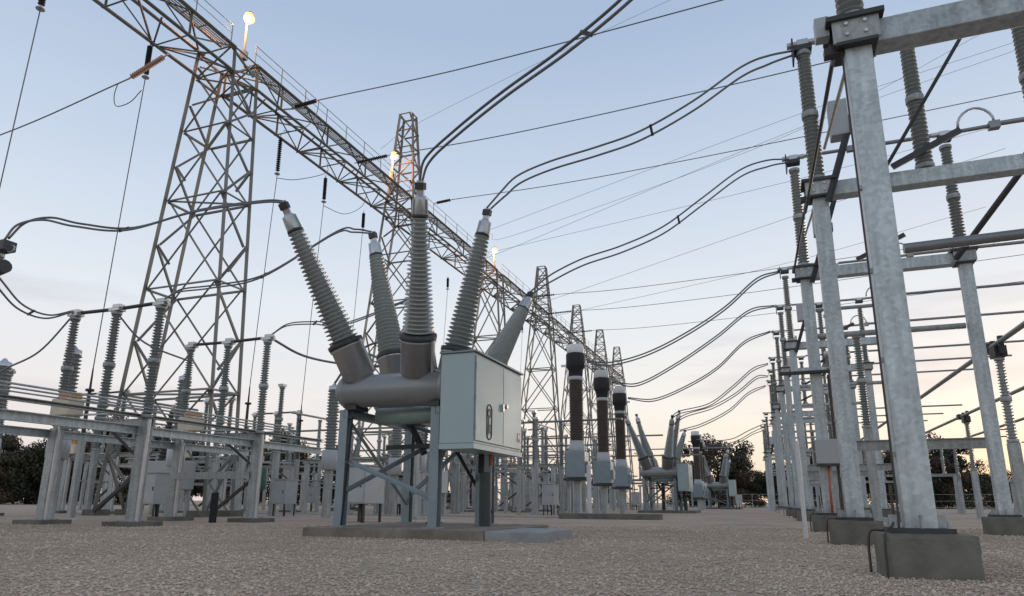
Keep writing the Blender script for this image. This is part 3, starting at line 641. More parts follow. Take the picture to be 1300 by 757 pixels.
# ------------------------------------------------------------------ the big circuit breaker
bx, by = -7.5, 12.5
pad = MB(CONC).box(-7.25 + 7.5, 1.45, .04, 3.5, 3.7, .28)
m_ = MB(CONC); m_.v += []
pd = thing('concrete_pad', 'low concrete plinth slab under the big circuit breaker', 'plinth', -8.95, 11.7)
put('slab', cast_block(4.0, 3.9, .19, -.15, 24, .012, 3, PADC), pd, (2.0, 1.95, 0))
bevel(put('step_slab', MB(CONCL).box(4.56, 1.0, -.02, 1.1, 2.0, .39), pd), .015)
def breaker(label, detail=True):
    t = thing('circuit_breaker', label, 'circuit breaker', -7.5, 12.5, .185, group='dead-tank circuit breakers in a line')
    # local: x right, y away; tanks lie across
    ZC = 2.87
    for k, y in enumerate((0.0, 1.5, 3.0)):
        tk = MB(TANK); tk.lathe((-1.15, y, ZC), (1.45, y, ZC), [(-.16, .1), (-.12, .24), (-.04, .33), (.02, .35), (.04, .39), (.12, .39), (.13, .355), (2.42, .355), (2.44, .39), (2.52, .39), (2.54, .34), (2.62, .2)], 26)
        tk.use(DARK).box(-.85, y, ZC - .38, .25, .5, .1).box(1.15, y, ZC - .38, .25, .5, .1)
        tko = put('tank', tk, t)
    tips = {(-1, 0): (-1.92, -1.6, 6.72), (1, 0): (1.40, -1.6, 6.62), (-1, 1): (-1.67, 1.5, 7.2), (1, 1): (1.53, 1.5, 7.35), (-1, 2): (-1.95, 4.7, 6.5), (1, 2): (1.52, 4.75, 6.22)}
    bases = {-1: -.70, 1: .62}
    for (s, k), tip in tips.items():
        p = Vector((bases[s], k * 1.5, ZC + .12)); q = Vector(tip); d = (q - p); L_ = d.length; n = d.normalized()
        b_ = put('bushing', MB(PORC).sheds(p + n * 1.08, p + n * (L_ - .55), .24, .12, .34, .185, 28, 22), t)
        tu = MB(TURRET); tu.lathe(p, q, [(0, .30), (.20, .30), (.21, .36), (.90, .36), (.91, .385), (.95, .385)], 24)
        put('turret', tu, b_)
        put('flange', MB(DARK).lathe(p + n * .95, q, [(0, .38), (.03, .395), (.11, .395), (.13, .33), (.145, .27)], 24), b_)
        cap = MB(ALU); cap.lathe(p + n * (L_ - .52), q, [(0, .15), (.03, .155), (.30, .135), (.36, .11), (.40, .06)], 18)
        cap.use(DARK).lathe(p + n * (L_ - .58), q, [(0, .155), (.02, .18), (.06, .18), (.075, .16)], 18)
        for a in range(6):
            x_ = n.cross(Vector((0, 1, 0))).normalized(); y_ = n.cross(x_); rr = x_ * math.cos(a * 1.047) + y_ * math.sin(a * 1.047)
            cap.use(ALU).bar(p + n * (L_ - .5) + rr * .16, p + n * (L_ - .2) + rr * .142, .025, .05, tuple(rr))
        put('end_cap', cap, b_)
        put('terminal', MB(ALU).bar(p + n * (L_ - .14), p + n * (L_ + .16), .16, .05, (0, 1, 0)).use(DARK).bar(p + n * (L_ - .02), p + n * (L_ + .12), .2, .12, (0, 1, 0)), b_)
        if s < 0 or True:
            pipe = n.cross(Vector((0, -1, 0))).normalized() * (.42)
            put('vent_pipe', MB(ALU).cyl(p + n * .2 + pipe * 1.0 + Vector((0, -.12, 0)), p + n * .93 + pipe * 1.0 + Vector((0, -.12, 0)), .035, n=8), b_)
    put('drive_tube', MB(GREEN).lathe((-.62, .5, 2.36), (1.3, .5, 2.36), [(0, .14), (.03, .19), (1.89, .19), (1.92, .14)], 18), t)
    # frame
    for x, y in ((-1.05, -.1), (1.17, -.1), (-1.05, 2.75), (1.17, 2.75)):
        lg = MB(BLUE).ibeam((x, y, .02), (x, y, ZC - .42), .2, .2, .014, (0, 1, 0)).box(x, y, .012, .34, .34, .025)
        put('leg', lg, t)
    for p, q in (((-1.0, -.12, 1.35), (1.1, -.12, .55)), ((-.95, -.08, .7), (.3, 2.7, 2.2)), ((1.22, 0, 2.0), (1.22, 2.7, .25)), ((-1.0, 2.7, 2.35), (1.1, 2.7, 1.75)), ((-1.05, 0, 2.2), (-1.05, 2.7, .4)), ((1.1, 2.7, 2.3), (-1.0, 2.7, .6))):
        put('diagonal_brace', MB(BLUE if q[0] != 1.22 else DARK).angle(p, q, .09, .012), t)
    fr = MB(BLUE)
    for x in (-1.05, 1.17): fr.channel((x, -.2, ZC - .5), (x, 3.3, ZC - .5), .12, .18, .014)
    put('tank_frame', fr, t)
    put('column', MB(DARK).cyl((-.05, 2.3, 0), (-.05, 2.3, 2.1), .13, n=14).disc((-.05, 2.3, 0), (-.05, 2.3, .05), .2), t)
    put('link_arm', MB(DARK).bar((-.9, 1.4, 1.75), (.5, 1.5, 1.78), .1, .1).cyl((-.45, 1.6, 2.4), (-.1, 1.8, 1.6), .08, n=10), t)
    # control cabinet at the right end
    X0, X1, Y0, Y1, Z0, Z1 = 1.40, 2.14, -.45, 2.3, 1.63, 3.46
    cb = put('control_cabinet', MB(CAB).box((X0+X1)/2, (Y0+Y1)/2, (Z0+Z1)/2, X1-X0, Y1-Y0, Z1-Z0), t); bevel(cb, .02, 2)
    put('roof_sheet', MB(BLUE).box((X0+X1)/2 + .02, (Y0+Y1)/2, Z1 + .02, X1-X0+.08, Y1-Y0+.08, .035), cb)
    put('bottom_rail', MB(CAB).box((X0+X1)/2 + .015, (Y0+Y1)/2, Z0 - .05, X1-X0+.02, Y1-Y0+.02, .1), cb)
    ym = Y0 + (Y1 - Y0) * .56
    for a, c in ((Y0 + .05, ym - .012), (ym + .012, Y1 - .05)):
        d = put('door', MB(CAB).box(X1 + .017, (a + c)/2, (Z0+Z1)/2, .03, c - a, Z1 - Z0 - .12), cb); bevel(d, .008, 2)
    put('door_handle', MB(ALU).box(X1 + .06, ym - .1, 2.5, .05, .06, .16).cyl((X1 + .04, ym + .09, 2.55), (X1 + .1, ym + .09, 2.55), .05, n=12), cb)
    for zz in (1.9, 2.5, 3.15): put('hinge', MB(ALU).cyl((X1 + .045, Y0 + .05, zz), (X1 + .045, Y0 + .05, zz + .12), .014, n=8), cb)
    if detail:
        lg = MB(INK); yc, zc, hw_, hh = Y0 + .74, 2.12, .17, .36; ring = []
        for a in range(24):
            an = 2 * math.pi * a / 24; ring.append((yc + hw_ * .0 + .13 * math.cos(an) , zc + (hh - .13) * (1 if math.sin(an) >= 0 else -1) + .13 * math.sin(an)))
        lg.tube([(X1 + .035, y_, z_) for y_, z_ in ring + ring[:1]], .014, 6)
        put('logo_ring', lg, cb)
        for txt, zc2 in (('O', .17), ('L', -.01), ('B', -.19)):
            cu = bpy.data.curves.new('logo_letter', 'FONT'); cu.body = txt; cu.size = .24; cu.extrude = .004; cu.offset = .012; cu.align_x = 'CENTER'; cu.align_y = 'CENTER'
            tmp = bpy.data.objects.new('tmp', cu); COL.objects.link(tmp)
            bpy.context.view_layer.update()
            me = bpy.data.meshes.new_from_object(tmp.evaluated_get(bpy.context.evaluated_depsgraph_get()))
            bpy.data.objects.remove(tmp); me.materials.clear(); me.materials.append(INK)
            put('logo_letter', me, cb, (X1 + .037, yc, zc + zc2), (RAD(90), 0, RAD(90)))
        put('warning_sticker', MB(RED).box(X1 + .035, Y1 - .25, 1.95, .004, .2, .2).use(WHITE).box(X1 + .039, Y1 - .25, 1.97, .004, .1, .1), cb)
    put('cable_gland', MB(RED).cyl((1.78, 1.35, Z0 - .1), (1.78, 1.35, Z0 - .34), .045, n=10), t)
    put('cable_gland', MB(BLACK).cyl((1.62, 1.2, Z0 - .1), (1.62, 1.2, Z0 - .5), .07, n=10), t)
    put('cable_conduit', MB(DGREEN).cyl((1.68, 1.3, 0), (1.68, 1.3, 1.15), .13, n=16), t)
    put('rear_strut', MB(BLUE).bar((1.35, 1.7, 0), (1.35, 1.7, Z0 - .1), .12, .12), t)
    put('earth_cable', MB(BLACK).tube(smooth_path([(-.93, -.22, .02), (-.9, -.22, .5), (-.88, -.2, 1.2), (-.85, -.15, 2.3)]), .022, 6), t)
    return t
b1 = breaker('big dead-tank circuit breaker in the foreground with a fan of ribbed bushings')
nodetail = lambda c: not c.name.startswith(('logo', 'warning', 'earth'))
dup(b1, -7.5, 50, .0, label='second circuit breaker with V-shaped bushings right of the brown columns', keep=nodetail)
dup(b1, -6.1, 87.5, .0, label='small distant circuit breaker in front of the round tree', keep=nodetail)
for y, lb in ((50, 'low plinth slab under the second circuit breaker'), (87.5, 'low plinth slab under the distant circuit breaker')):
    single('concrete_pad', MB(CONC).box(2.0, 1.95, 0, 4.0, 3.9, .34), lb, 'plinth', -8.95 if y < 60 else -7.55, y - .8)
# ------------------------------------------------------------------ current transformers (brown columns)
def current_transformer(x, y, label):
    t = thing('current_transformer', label, 'transformer', x, y, group='brown current transformers in a line')
    put('support', MB(GALVW).bar((0, 0, .1), (0, 0, 1.72), .3, .3, (0, 1, 0)).box(0, 0, .1, .7, .7, .16).use(DARK).box(0, 0, 1.74, 1.1, 1.0, .1), t)
    tk = bevel(put('tank', MB(BLUE).box(0, 0, 2.42, .92, .86, 1.22), t), .05, 3)
    put('tank_neck', MB(CAB2).lathe((0, 0, 3.04), (0, 0, 3.6), [(0, .37), (.03, .38), (.30, .38), (.34, .345), (.5, .34)], 18), t)
    put('terminal_box', MB(BLUE).box(.52, -.1, 2.3, .16, .4, .5), tk)
    put('insulator', MB(BROWN).sheds((0, 0, 3.5), (0, 0, 6.46), .30, .30, .345, .345, 40, 18), t)
    put('collar', MB(CAB2).disc((0, 0, 6.44), (0, 0, 6.62), .34), t)
    put('head', MB(BLACK).lathe((0, 0, 6.6), (0, 0, 7.8), [(0, .33), (.36, .36), (.46, .44), (.55, .46), (1.12, .46), (1.16, .43)], 20), t)
    put('expansion_cap', MB(WHITE).lathe((0, 0, 7.75), (0, 0, 8.2), [(0, .40), (.03, .42), (.36, .42), (.44, .36)], 20), t)
    put('terminal', MB(ALU).bar((.4, 0, 7.2), (.72, 0, 7.2), .1, .1).bar((-.72, 0, 7.2), (-.4, 0, 7.2), .1, .1), t)
    return t
ct = current_transformer(-8.4, 31, 'nearest of three brown insulator columns with black heads and white caps')
dup(ct, -8.6, 37.4, -.1, label='middle of three brown insulator columns with black heads and white caps')
dup(ct, -8.75, 43, -.15, label='farthest of three brown insulator columns with black heads and white caps')
for k, (x, y, lb) in enumerate(((-6.5, 68.5, 'nearest'), (-6.8, 74.5, 'middle'), (-7.1, 80.5, 'last'))): dup(ct, x, y, -.6, label=lb + ' of the small distant insulator columns beside the round tree')
single('concrete_pad', MB(CONC).box(0, 0, .1, 4.4, .9, .26), 'narrow concrete plinth in front of the brown columns', 'plinth', -6.6, 29.6)
single('marker_pipe', MB(WHITE).cyl((0, 0, 0), (0, 0, 2.35), .1, n=12), 'short white pipe standing between the first two brown columns', 'pipe', -7.6, 30)
for k, (pts, lb) in enumerate((([(-7.83, 31, 7.35), (-6.68, 31, 7.15), (-4.98, 31, 7.49), (-3.13, 31, 8.29), (-1.31, 31, 9.37), (.14, 31, 10.56), (1.17, 31, 10.86)], 'wire lead from the nearest brown column up to the right'),
        ([(-7.95, 37.2, 7.4), (-6.48, 37.2, 7.16), (-4.26, 37.2, 8.19), (-2.09, 37.2, 9.54), (-.36, 37.2, 10.8), (.98, 37.2, 11.0)], 'wire lead from the middle brown column up to the right'),
        ([(-8.18, 43, 7.3), (-6.53, 43, 7.1), (-4.52, 43, 7.8), (-2.54, 43, 8.89), (-.79, 43, 10.43), (.78, 43, 11.0)], 'wire lead from the farthest brown column up to the right'))):
    twin(pts, lb, .14, .035, (), axis=(0, 0, 1), group='leads of the brown columns')
for pts, lb in (([(-6.19, 48.4, 6.44), (-5.62, 48.4, 6.92), (-3.59, 49, 7.47), (-1.96, 50, 8.78), (-.55, 51, 10.14), (.56, 51.1, 10.55)], 'nearest'), ([(-6.19, 50, 6.3), (-5.37, 50, 6.88), (-3.47, 51, 7.56), (-1.79, 52, 8.62), (-.34, 53, 9.89), (.51, 54, 10.14)], 'middle'), ([(-6.17, 53, 6.11), (-4.65, 54, 6.59), (-2.58, 55, 7.73), (-1.04, 56, 9.18), (.3, 57, 9.9)], 'last')):
    twin(pts, lb + ' lead from the second circuit breaker rising to the right', .18, .035, (), axis=(0, 0, 1), group='leads of the second circuit breaker')
for k, pts in enumerate(([(-6.38, 68, 6.75), (-4.83, 68, 6.56), (-3, 68, 6.73), (-1.52, 68, 7.44), (-.2, 68, 8)], [(-6.71, 74, 7.03), (-4.89, 74, 6.65), (-2.89, 74, 7.01), (-1.28, 74, 7.86), (-.25, 74, 8.32)], [(-7.1, 80, 7.18), (-5.3, 80, 6.87), (-3.15, 80, 7.26), (-1.4, 80, 8.18), (-.3, 80, 8.58)])):
    conductor('lead_wire', pts, .045, ('top', 'middle', 'lowest')[k] + ' of three small leads above the round tree', group='leads above the tree')
# ------------------------------------------------------------------ left-hand disconnector switches
def low_switch(y, label, box=True):
    t = thing('low_disconnector', label, 'switch', -16.4, y, group='low disconnector switches on the left')
    for x in (0.0, -3.55):
        put('post', MB(GALVW).bar((x, 0, .14), (x, 0, 2.78), .29, .26, (0, 1, 0)).box(x, 0, .15, .6, .55, .03), t)
        put('standpipe', MB(ALU).cyl((x + .27, -.12, .05), (x + .27, -.12, 2.9), .05, n=8), t)
    put('cross_beam', MB(GALVW).channel((.2, 0, 2.86), (-3.75, 0, 2.86), .12, .2, .02).channel((-3.75, .1, 2.86), (.2, .1, 2.86), .12, .2, .02), t)
    for x in (0.0, -1.78, -3.55):
        put('insulator', INS_L, t, (x, 0, 2.97))
        c = MB(ALU).box(x, 0, 6.33, .42, .26, .1).box(x + .1, -.05, 6.42, .3, .18, .1).cyl((x - .25, 0, 6.36), (x + .28, 0, 6.36), .06, n=10)
        put('terminal_clamp', c, t)
    put('switch_blade', MB(DARK).cyl((-.3, 0, 6.38), (-1.5, 0, 6.36), .055, n=10), t)
    put('switch_blade', MB(DARK).cyl((-2.05, 0, 6.36), (-3.3, 0, 6.38), .055, n=10), t)
    put('diagonal_brace', MB(DARK).angle((.05, .1, 1.55), (-1.7, .1, .35), .09, .012).angle((-.1, .12, 1.7), (-1.6, .12, 2.7), .09, .012), t)
    if box:
        bevel(put('drive_box', MB(CREAM).box(-1.78 - .9, -.42, 3.32, .74, .5, .5), t), .03)
        put('box_cap', MB(ORANGE).box(-1.78 - .85, -.42, 3.66, .5, .36, .18), t)
    put('drive_rod', MB(ALU).cyl((.1, -.4, 3.05), (-3.7, -.4, 3.12), .03, n=8), t)
    for x in (0, -3.55): put('footing', MB(CONC).box(x, 0, .03, 1.15, .95, .2), t)
    return t
l1 = low_switch(14.1, 'nearest low disconnector at the left with cream box and orange cap')
dup(l1, -16.4, 18.7, label='second low disconnector with small orange-capped box, left of the big breaker')
dup(l1, -16.4, 9.5, label='low disconnector just outside the left edge')
for y, lb in ((51.1, 'far low disconnector behind the legs of the big breaker'), (56.9, 'far low disconnector left of the nearest brown column'), (45.3, 'far low disconnector behind the control cabinet')): dup(l1, -16.4, y, label=lb)
for x, y, lb in ((-28.5, 30, 'low disconnector beyond the foot of the tall lattice tower'), (-28.5, 36, 'low disconnector left behind the tall lattice tower'), (-32, 20, 'low disconnector at the far left edge behind the cream box'), (-32, 26, 'low disconnector far left, second from the edge'), (-29, 58, 'low disconnector in the far middle behind the breaker frame'), (-29, 64, 'low disconnector deep in the middle distance')): dup(l1, x, y, label=lb)
for x, nm in ((-16.72, 'near'), (-20.3, 'rear')):
    for z, ht, lv in ((2.62, .24, 'lower'), (3.02, .10, 'upper')):
        single('yard_beam', MB(GALV if lv == 'lower' else GALVW).channel((0, 0, 0), (0, 17, 0), .16, ht, .02), '%s %s steel rail joining the posts of the left disconnectors' % (lv, nm), 'beam', x + .1, 5.5, z)
for k in range(3):
    single('drive_shaft', MB(GALVW).cyl((0, 0, 0), (0, 15, 0), .02 + .004 * k, n=8), ('lowest', 'middle', 'topmost')[k] + ' of the thin drive shafts lying above the left rails', 'rod', -16.15 - .12 * k, 5.5, 3.12 + .11 * k)
single('platform_beam', MB(GALVW).channel((0, 0, 0), (-3.4, 0, 0), .14, .24, .02), 'short lower cross rail between the posts of the second low disconnector', 'beam', -16.5, 18.5, 1.55)
single('cable_standpipe', MB(BLACK).cyl((0, 0, 0), (0, 0, .95), .12, n=12), 'short black cable pipe standing in the gravel by the second low disconnector', 'pipe', -17.0, 17.6)
twin([(-19.9, 14.0, 6.44), (-20.5, 13.6, 6.2), (-20.2, 12.6, 6.2), (-18.64, 11.0, 6.23), (-16.61, 9.0, 6.34)], 'twin lead drooping left from the leftmost left insulator to the edge', .2, .028, (.4,), axis=(0, .7, .7))
t = thing('terminal_head', 'dark terminal clamp head at the left edge with an eye ring', 'clamp', -13.96, 8.2, 5.5)
put('clamp', MB(DARK).box(0, 0, .12, .3, .25, .2).cyl((-.6, .1, -.35), (.1, 0, -.3), .14, n=12).cyl((-2.4, -.45, .1), (0, 0, .1), .06, n=8), t)
put('eye_ring', MB(ALU).tube([(.2 + .1 * math.cos(a * .63), 0, .05 + .07 * math.sin(a * .63)) for a in range(11)], .015, 6), t)
# ------------------------------------------------------------------ instrument transformers and other yard equipment
def cvt(x, y, label, h=2.0, H=2.6, group='capacitor voltage transformers'):
    t = thing('voltage_transformer', label, 'transformer', x, y, group=group)
    put('post', MB(GALVW).bar((0, 0, 0), (0, 0, h), .28, .26), t)
    put('tank', MB(CAB2).lathe((0, 0, h), (0, 0, h + .85), [(0, .3), (.04, .34), (.8, .34), (.84, .28)], 16), t)
    put('insulator', MB(PORCD).sheds((0, 0, h + .85), (0, 0, h + .85 + H), .2, .19, .28, .27, 20, 14), t)
    put('cap', MB(ALU).lathe((0, 0, h + .85 + H), (0, 0, h + 1.1 + H), [(0, .24), (.15, .24), (.2, .12), (.3, .05)], 14), t)
    return t
c1 = cvt(-21.6, 15.4, 'stout voltage transformer at the left edge behind the cream box')
for x, y, lb in ((-17.6, 24.5, 'voltage transformer left of the big breaker below the curved lead'), (-17.6, 30, 'voltage transformer standing behind the second low disconnector'), (-14.9, 27.5, 'voltage transformer with pale tank near the left leg of the big breaker'), (-22, 20.5, 'voltage transformer near the foot of the tall tower'), (-26, 16, 'far left voltage transformer under the rails'), (-16.5, 62, 'small voltage transformer behind the control cabinet'), (-14, 70, 'small voltage transformer left of the nearest brown column')): dup(c1, x, y, label=lb)
def support(x, y, h, label, mesh, group, hi, bw=.26):
    t = thing('post_insulator', label, 'insulator', x, y, group=group)
    put('post', MB(GALVW).bar((0, 0, 0), (0, 0, h), bw, bw * .9).box(0, 0, .05, .7, .7, .14), t)
    put('insulator', mesh, t, (0, 0, h)); put('clamp', MB(ALU).box(0, 0, h + hi + .05, .3, .3, .12), t)
    return t
s1 = support(-13.6, 24.8, 3.1, 'post insulator on a column just left of the breaker leg, holding curved leads', INS_L, 'post insulators on columns', 3.3)
rows = []
for x, y, wh in ((-22.5, 27, 'beside the right foot of the tall tower'), (-22.5, 33, 'behind the right foot of the tall tower'), (-20.2, 36, 'left behind the leaning bushing'), (-31, 24, 'behind the left foot of the tall tower'), (-35, 30, 'far left under the evening cloud'), (-38, 36, 'at the far left horizon'), (-34, 42, 'left beyond the tall tower'),
                 (-13.6, 40, 'seen through the breaker frame'), (-13.6, 46, 'behind the left breaker leg'), (-13.6, 52, 'behind the black breaker column'), (-13.6, 58, 'under the control cabinet'), (-13, 64, 'right of the control cabinet'), (-12, 70, 'left of the nearest brown column'), (-12, 76, 'behind the nearest brown column'), (-12, 84, 'behind the middle brown column'),
                 (-22, 48, 'in the middle distance left of the breaker'), (-22, 56, 'in the middle distance behind the breaker'), (-22, 66, 'deep behind the cabinet'), (-22, 76, 'deep behind the breaker, right side'), (-30, 50, 'deep left of the breaker leg'), (-32, 70, 'deep in the middle of the yard'), (-40, 60, 'deep left in the yard'), (-44, 50, 'far left beyond the rails'), (-38, 80, 'farthest in the middle of the yard')):
    dup(s1, x, y, -.35 * random.random(), label='post insulator on a steel column ' + wh)
rng_ = random.Random(5)
far_i = support(-27, 40, 3.0, 'slim pale post insulator lost in the crowded far part of the yard', INS_S, 'crowded slim insulators deep in the yard', 2.4, .2)
for k in range(58): dup(far_i, -12 - rng_.random() * 34, 34 + rng_.random() * 56, -1.2 * rng_.random() ** 2)
for k in range(46): dup(far_i, -10.5 - rng_.random() * 22, 26 + rng_.random() * 34, -2.2 * rng_.random())
near_r = [(3.3, 26, 'between the third and fourth switches'), (2.6, 29, 'just before the fourth switch'), (3.3, 34, 'behind the fourth switch'), (3.3, 40, 'behind the fifth switch'), (4.4, 47, 'deep behind the sixth switch'), (2.4, 52, 'deep in the right row'), (5.2, 54, 'deep right of the row'), (3.6, 60, 'farthest in the right row')]
for x, y, wh in near_r: dup(s1, x, y, .2 * rng_.random(), label='post insulator on a column ' + wh, group='post insulators among the right switches')
far_t = thing('yard_busbar', 'thin tube busbar on two slim posts in the crowded far part of the yard', 'busbar', -30, 44, group='thin busbars deep in the yard')
put('tube', MB(BLADE).cyl((0, 0, 3.9), (8.5, 0, 3.9), .06, n=8), far_t); put('tube', MB(BLADE).cyl((0, 0, 2.6), (8.5, 0, 2.6), .05, n=8), far_t)
for x in (.8, 7.7): put('post', MB(GALVW).bar((x, 0, 0), (x, 0, 3.9), .18, .18), far_t)
for k in range(22): dup(far_t, -18 - rng_.random() * 34, 30 + rng_.random() * 58, -.6 + 2.6 * rng_.random() * 0, (rng_.random() > .5) * math.pi / 2)
t = thing('earthing_arm', 'curved rigid lead arching over the post insulator left of the breaker', 'conductor', -13.6, 24.8, 6.45)
put('wire', MB(WIRE).tube(smooth_path([(0, 0, 0), (-1.2, 0, .05), (-2.6, -.5, .6), (-4, -.8, .9)]), .05, 8), t)
conductor('curved_lead', [(-17.6, 24.5, 5.75), (-16.7, 24.6, 7.0), (-15.6, 24.7, 7.5), (-14.3, 24.8, 7.3), (-13.6, 24.8, 6.5)], .05, 'curved lead arching between a voltage transformer and the post insulator left of the breaker')
conductor('curved_lead', [(-16.4, 18.8, 6.4), (-16.0, 20.5, 6.0), (-15.2, 23, 6.1), (-13.6, 24.8, 6.45)], .045, 'slack lead from the second low disconnector to the post insulator left of the breaker')
conductor('curved_lead', [(-17.6, 30, 5.8), (-16.5, 29, 5.2), (-15.2, 27.6, 5.3), (-13.6, 24.9, 6.4)], .04, 'low slack lead between two voltage transformers left of the breaker')
for k, (pts, lb) in enumerate((([(-25.6, 15.5, 4.8), (-23.5, 14.5, 4.9), (-21.5, 14.2, 5.3), (-20.0, 14.1, 6.4)], 'slack lead climbing to the leftmost left insulator'), ([(-21.6, 15.4, 5.65), (-20.3, 14.3, 5.7), (-19.95, 14.1, 6.35)], 'short lead from the stout transformer to the left insulator'), ([(-18.2, 14.1, 6.25), (-17.6, 14.7, 5.4), (-17.0, 16, 5.0)], 'thin slack lead hanging under the middle left insulator'))):
    conductor('slack_lead', pts, .03, lb, 'wire')
def box_equipment(x, y, label, sx=.9, sy=.8, sz=1.15, z=.95, cols=(CAB2,)):
    t = thing('control_kiosk', label, 'cabinet', x, y, group='control kiosks on legs')
    bevel(put('case', MB(cols[0]).box(0, 0, z + sz/2, sx, sy, sz), t), .02)
    put('door', MB(cols[0]).box(0, -sy/2 - .012, z + sz/2, sx * .88, .025, sz * .9), t)
    put('door_handle', MB(DARK).box(sx * .33, -sy/2 - .04, z + sz/2, .04, .04, .16), t)
    put('roof_sheet', MB(cols[0]).box(0, -.02, z + sz + .02, sx + .1, sy + .12, .04), t)
    for i, j in ((-1,-1),(1,-1),(1,1),(-1,1)): put('leg', MB(DARK).box(i*(sx/2-.08), j*(sy/2-.08), z/2, .07, .07, z), t)
    put('cable', MB(BLACK).tube([(0, 0, z), (.05, 0, .3), (.05, 0, 0)], .06, 8), t)
    return t
k1 = box_equipment(-13.15, 20.3, 'grey kiosk on thin legs seen through the frame of the big breaker', 1.0, 1.2, 1.25, .62)
for x, y, lb in ((-11.6, 37, 'grey kiosk right behind the control cabinet near the brown columns'), (-21.8, 27, 'grey kiosk at the right foot of the tall tower'), (-21.6, 19.5, 'blue-grey kiosk behind the nearest low disconnector'), (-19, 33, 'white-grey kiosk left of the breaker leg'), (-12.5, 68, 'small distant kiosk left of the brown columns'), (-3.5, 84, 'small distant kiosk beside the far breaker'), (-24, 44, 'kiosk in the clutter behind the breaker frame'), (-30, 40, 'kiosk in the clutter left of the breaker')): dup(k1, x, y, label=lb).scale = (.72, .72, .9)
def brown_breaker(x, y, label):
    t = thing('small_breaker', label, 'breaker', x, y, group='small breakers with leaning brown bushings')
    bevel(put('tank', MB(CAB2).box(0, 0, 1.75, 2.0, 1.1, 1.2), t), .03)
    for i, j in ((-1,-1),(1,-1),(1,1),(-1,1)): put('leg', MB(GALVW).box(i*.85, j*.42, .57, .16, .16, 1.15), t)
    for k, (x0, x1, z1) in enumerate(((-.45, -.15, 4.6), (.45, 1.35, 4.1))):
        put('bushing', MB(BROWN).sheds((x0, 0, 2.35), (x1, 0, z1), .14, .1, .22, .16, 14, 12).use(ALU).cyl((x1, 0, z1), (x1 + (x1 - x0) * .1, 0, z1 + .25), .08, n=8), t)
    return t
bb = brown_breaker(-17.6, 33.5, 'small white-grey breaker with two leaning brown bushings left of the big breaker')
dup(bb, -24.5, 22.5, label='small breaker with leaning bushings behind the nearest low disconnector'); dup(bb, -17, 66, label='small breaker with leaning brown bushings behind the control cabinet'); dup(bb, -27, 47, label='small breaker with leaning bushings deep left of the big breaker')
single('drum', MB(mat('bottle_green_paint', (.03, .13, .09), .5)).lathe((0, 0, 1.1), (0, 0, 2.1), [(0, .18), (.05, .21), (.8, .21), (.86, .15)], 16), 'green drum fixed to a post behind the second low disconnector', 'drum', -18.5, 21.4)
# low yard frames: two columns and crossbar with tubes, repeated behind
def frame(x, y, wdt, h, label):
    t = thing('bus_portal', label, 'steel frame', x, y, group='low steel bus frames in the yard')
    for xx in (0, wdt): put('post', MB(GALVW).bar((xx, 0, 0), (xx, 0, h), .24, .22), t)
    put('crossbar', MB(GALVW).channel((-.3, 0, h), (wdt + .3, 0, h), .14, .22, .02), t)
    for k in range(3):
        xx = wdt * (.1 + .4 * k)
        put('insulator', INS_S, t, (xx, 0, h + .1)); 
        put('bus_tube', MB(BLADE).cyl((xx, -2.8, h + 2.62), (xx, 2.8, h + 2.62), .06, n=8), t)
    return t
f1 = frame(-26, 34, 7, 3.0, 'low bus frame behind the right foot of the tall tower')
for x, y, lb in ((-36, 26, 'low bus frame left of the tall tower foot'), (-44, 34, 'low bus frame at the left edge of the yard'), (-20, 42, 'low bus frame behind the left breaker leg'), (-30, 54, 'low bus frame deep behind the breaker frame'), (-20, 60, 'low bus frame behind the breaker column'), (-19, 72, 'low bus frame behind the cabinet'), (-18, 84, 'low bus frame behind the brown columns'), (-44, 48, 'low bus frame deep at the left'), (-36, 66, 'low bus frame deepest behind the breaker'), (-30, 78, 'low bus frame deepest behind the cabinet'), (-17, 96, 'farthest low bus frame left of the second breaker'), (7, 64, 'low bus frame beyond the right posts'), (8, 82, 'farthest low bus frame beyond the right posts')): dup(f1, x, y, label=lb)
for k, (x, y, ln, z, lb) in enumerate(((-42, 40, 34, 5.6, 'upper long tube busbar crossing behind the tall tower'), (-40, 46, 30, 4.6, 'lower long tube busbar crossing behind the left disconnectors'), (-34, 57, 26, 6.2, 'tube busbar crossing behind the big breaker'), (-34, 67, 28, 5.2, 'tube busbar crossing low behind the cabinet'), (-30, 80, 26, 6.8, 'tube busbar crossing behind the brown columns'))):
    single('cross_busbar', MB(BLADE).cyl((0, 0, 0), (ln, 0, 0), .07, n=8), lb, 'busbar', x, y, z)
# ------------------------------------------------------------------ far pylon and poles at the right
t = thing('far_pylon', 'slender far lattice mast at the right edge', 'lattice tower', 26.5, 66)
mb = MB(LATT)
for i, j in ((-1,-1),(1,-1),(1,1),(-1,1)): mb.bar((i*.8, j*.8, 0), (i*.3, j*.3, 15.5), .1, .1)
for k in range(10):
    z0, z1 = k * 1.5, k * 1.5 + 1.5; a0, a1 = .8 - .5*z0/15.5, .8 - .5*z1/15.5
    mb.bar((-a0, -a0, z0), (a1, -a1, z1), .06, .06).bar((a0, a0, z0), (-a1, a1, z1), .06, .06).bar((-a0, a0, z0), (-a1, -a1, z1), .06, .06).bar((a0, -a0, z0), (a1, a1, z1), .06, .06)
mb.bar((-2.4, 0, 9.2), (2.4, 0, 9.2), .12, .12).bar((-1.6, 0, 12.2), (1.6, 0, 12.2), .1, .1)
put('lattice', mb, t)
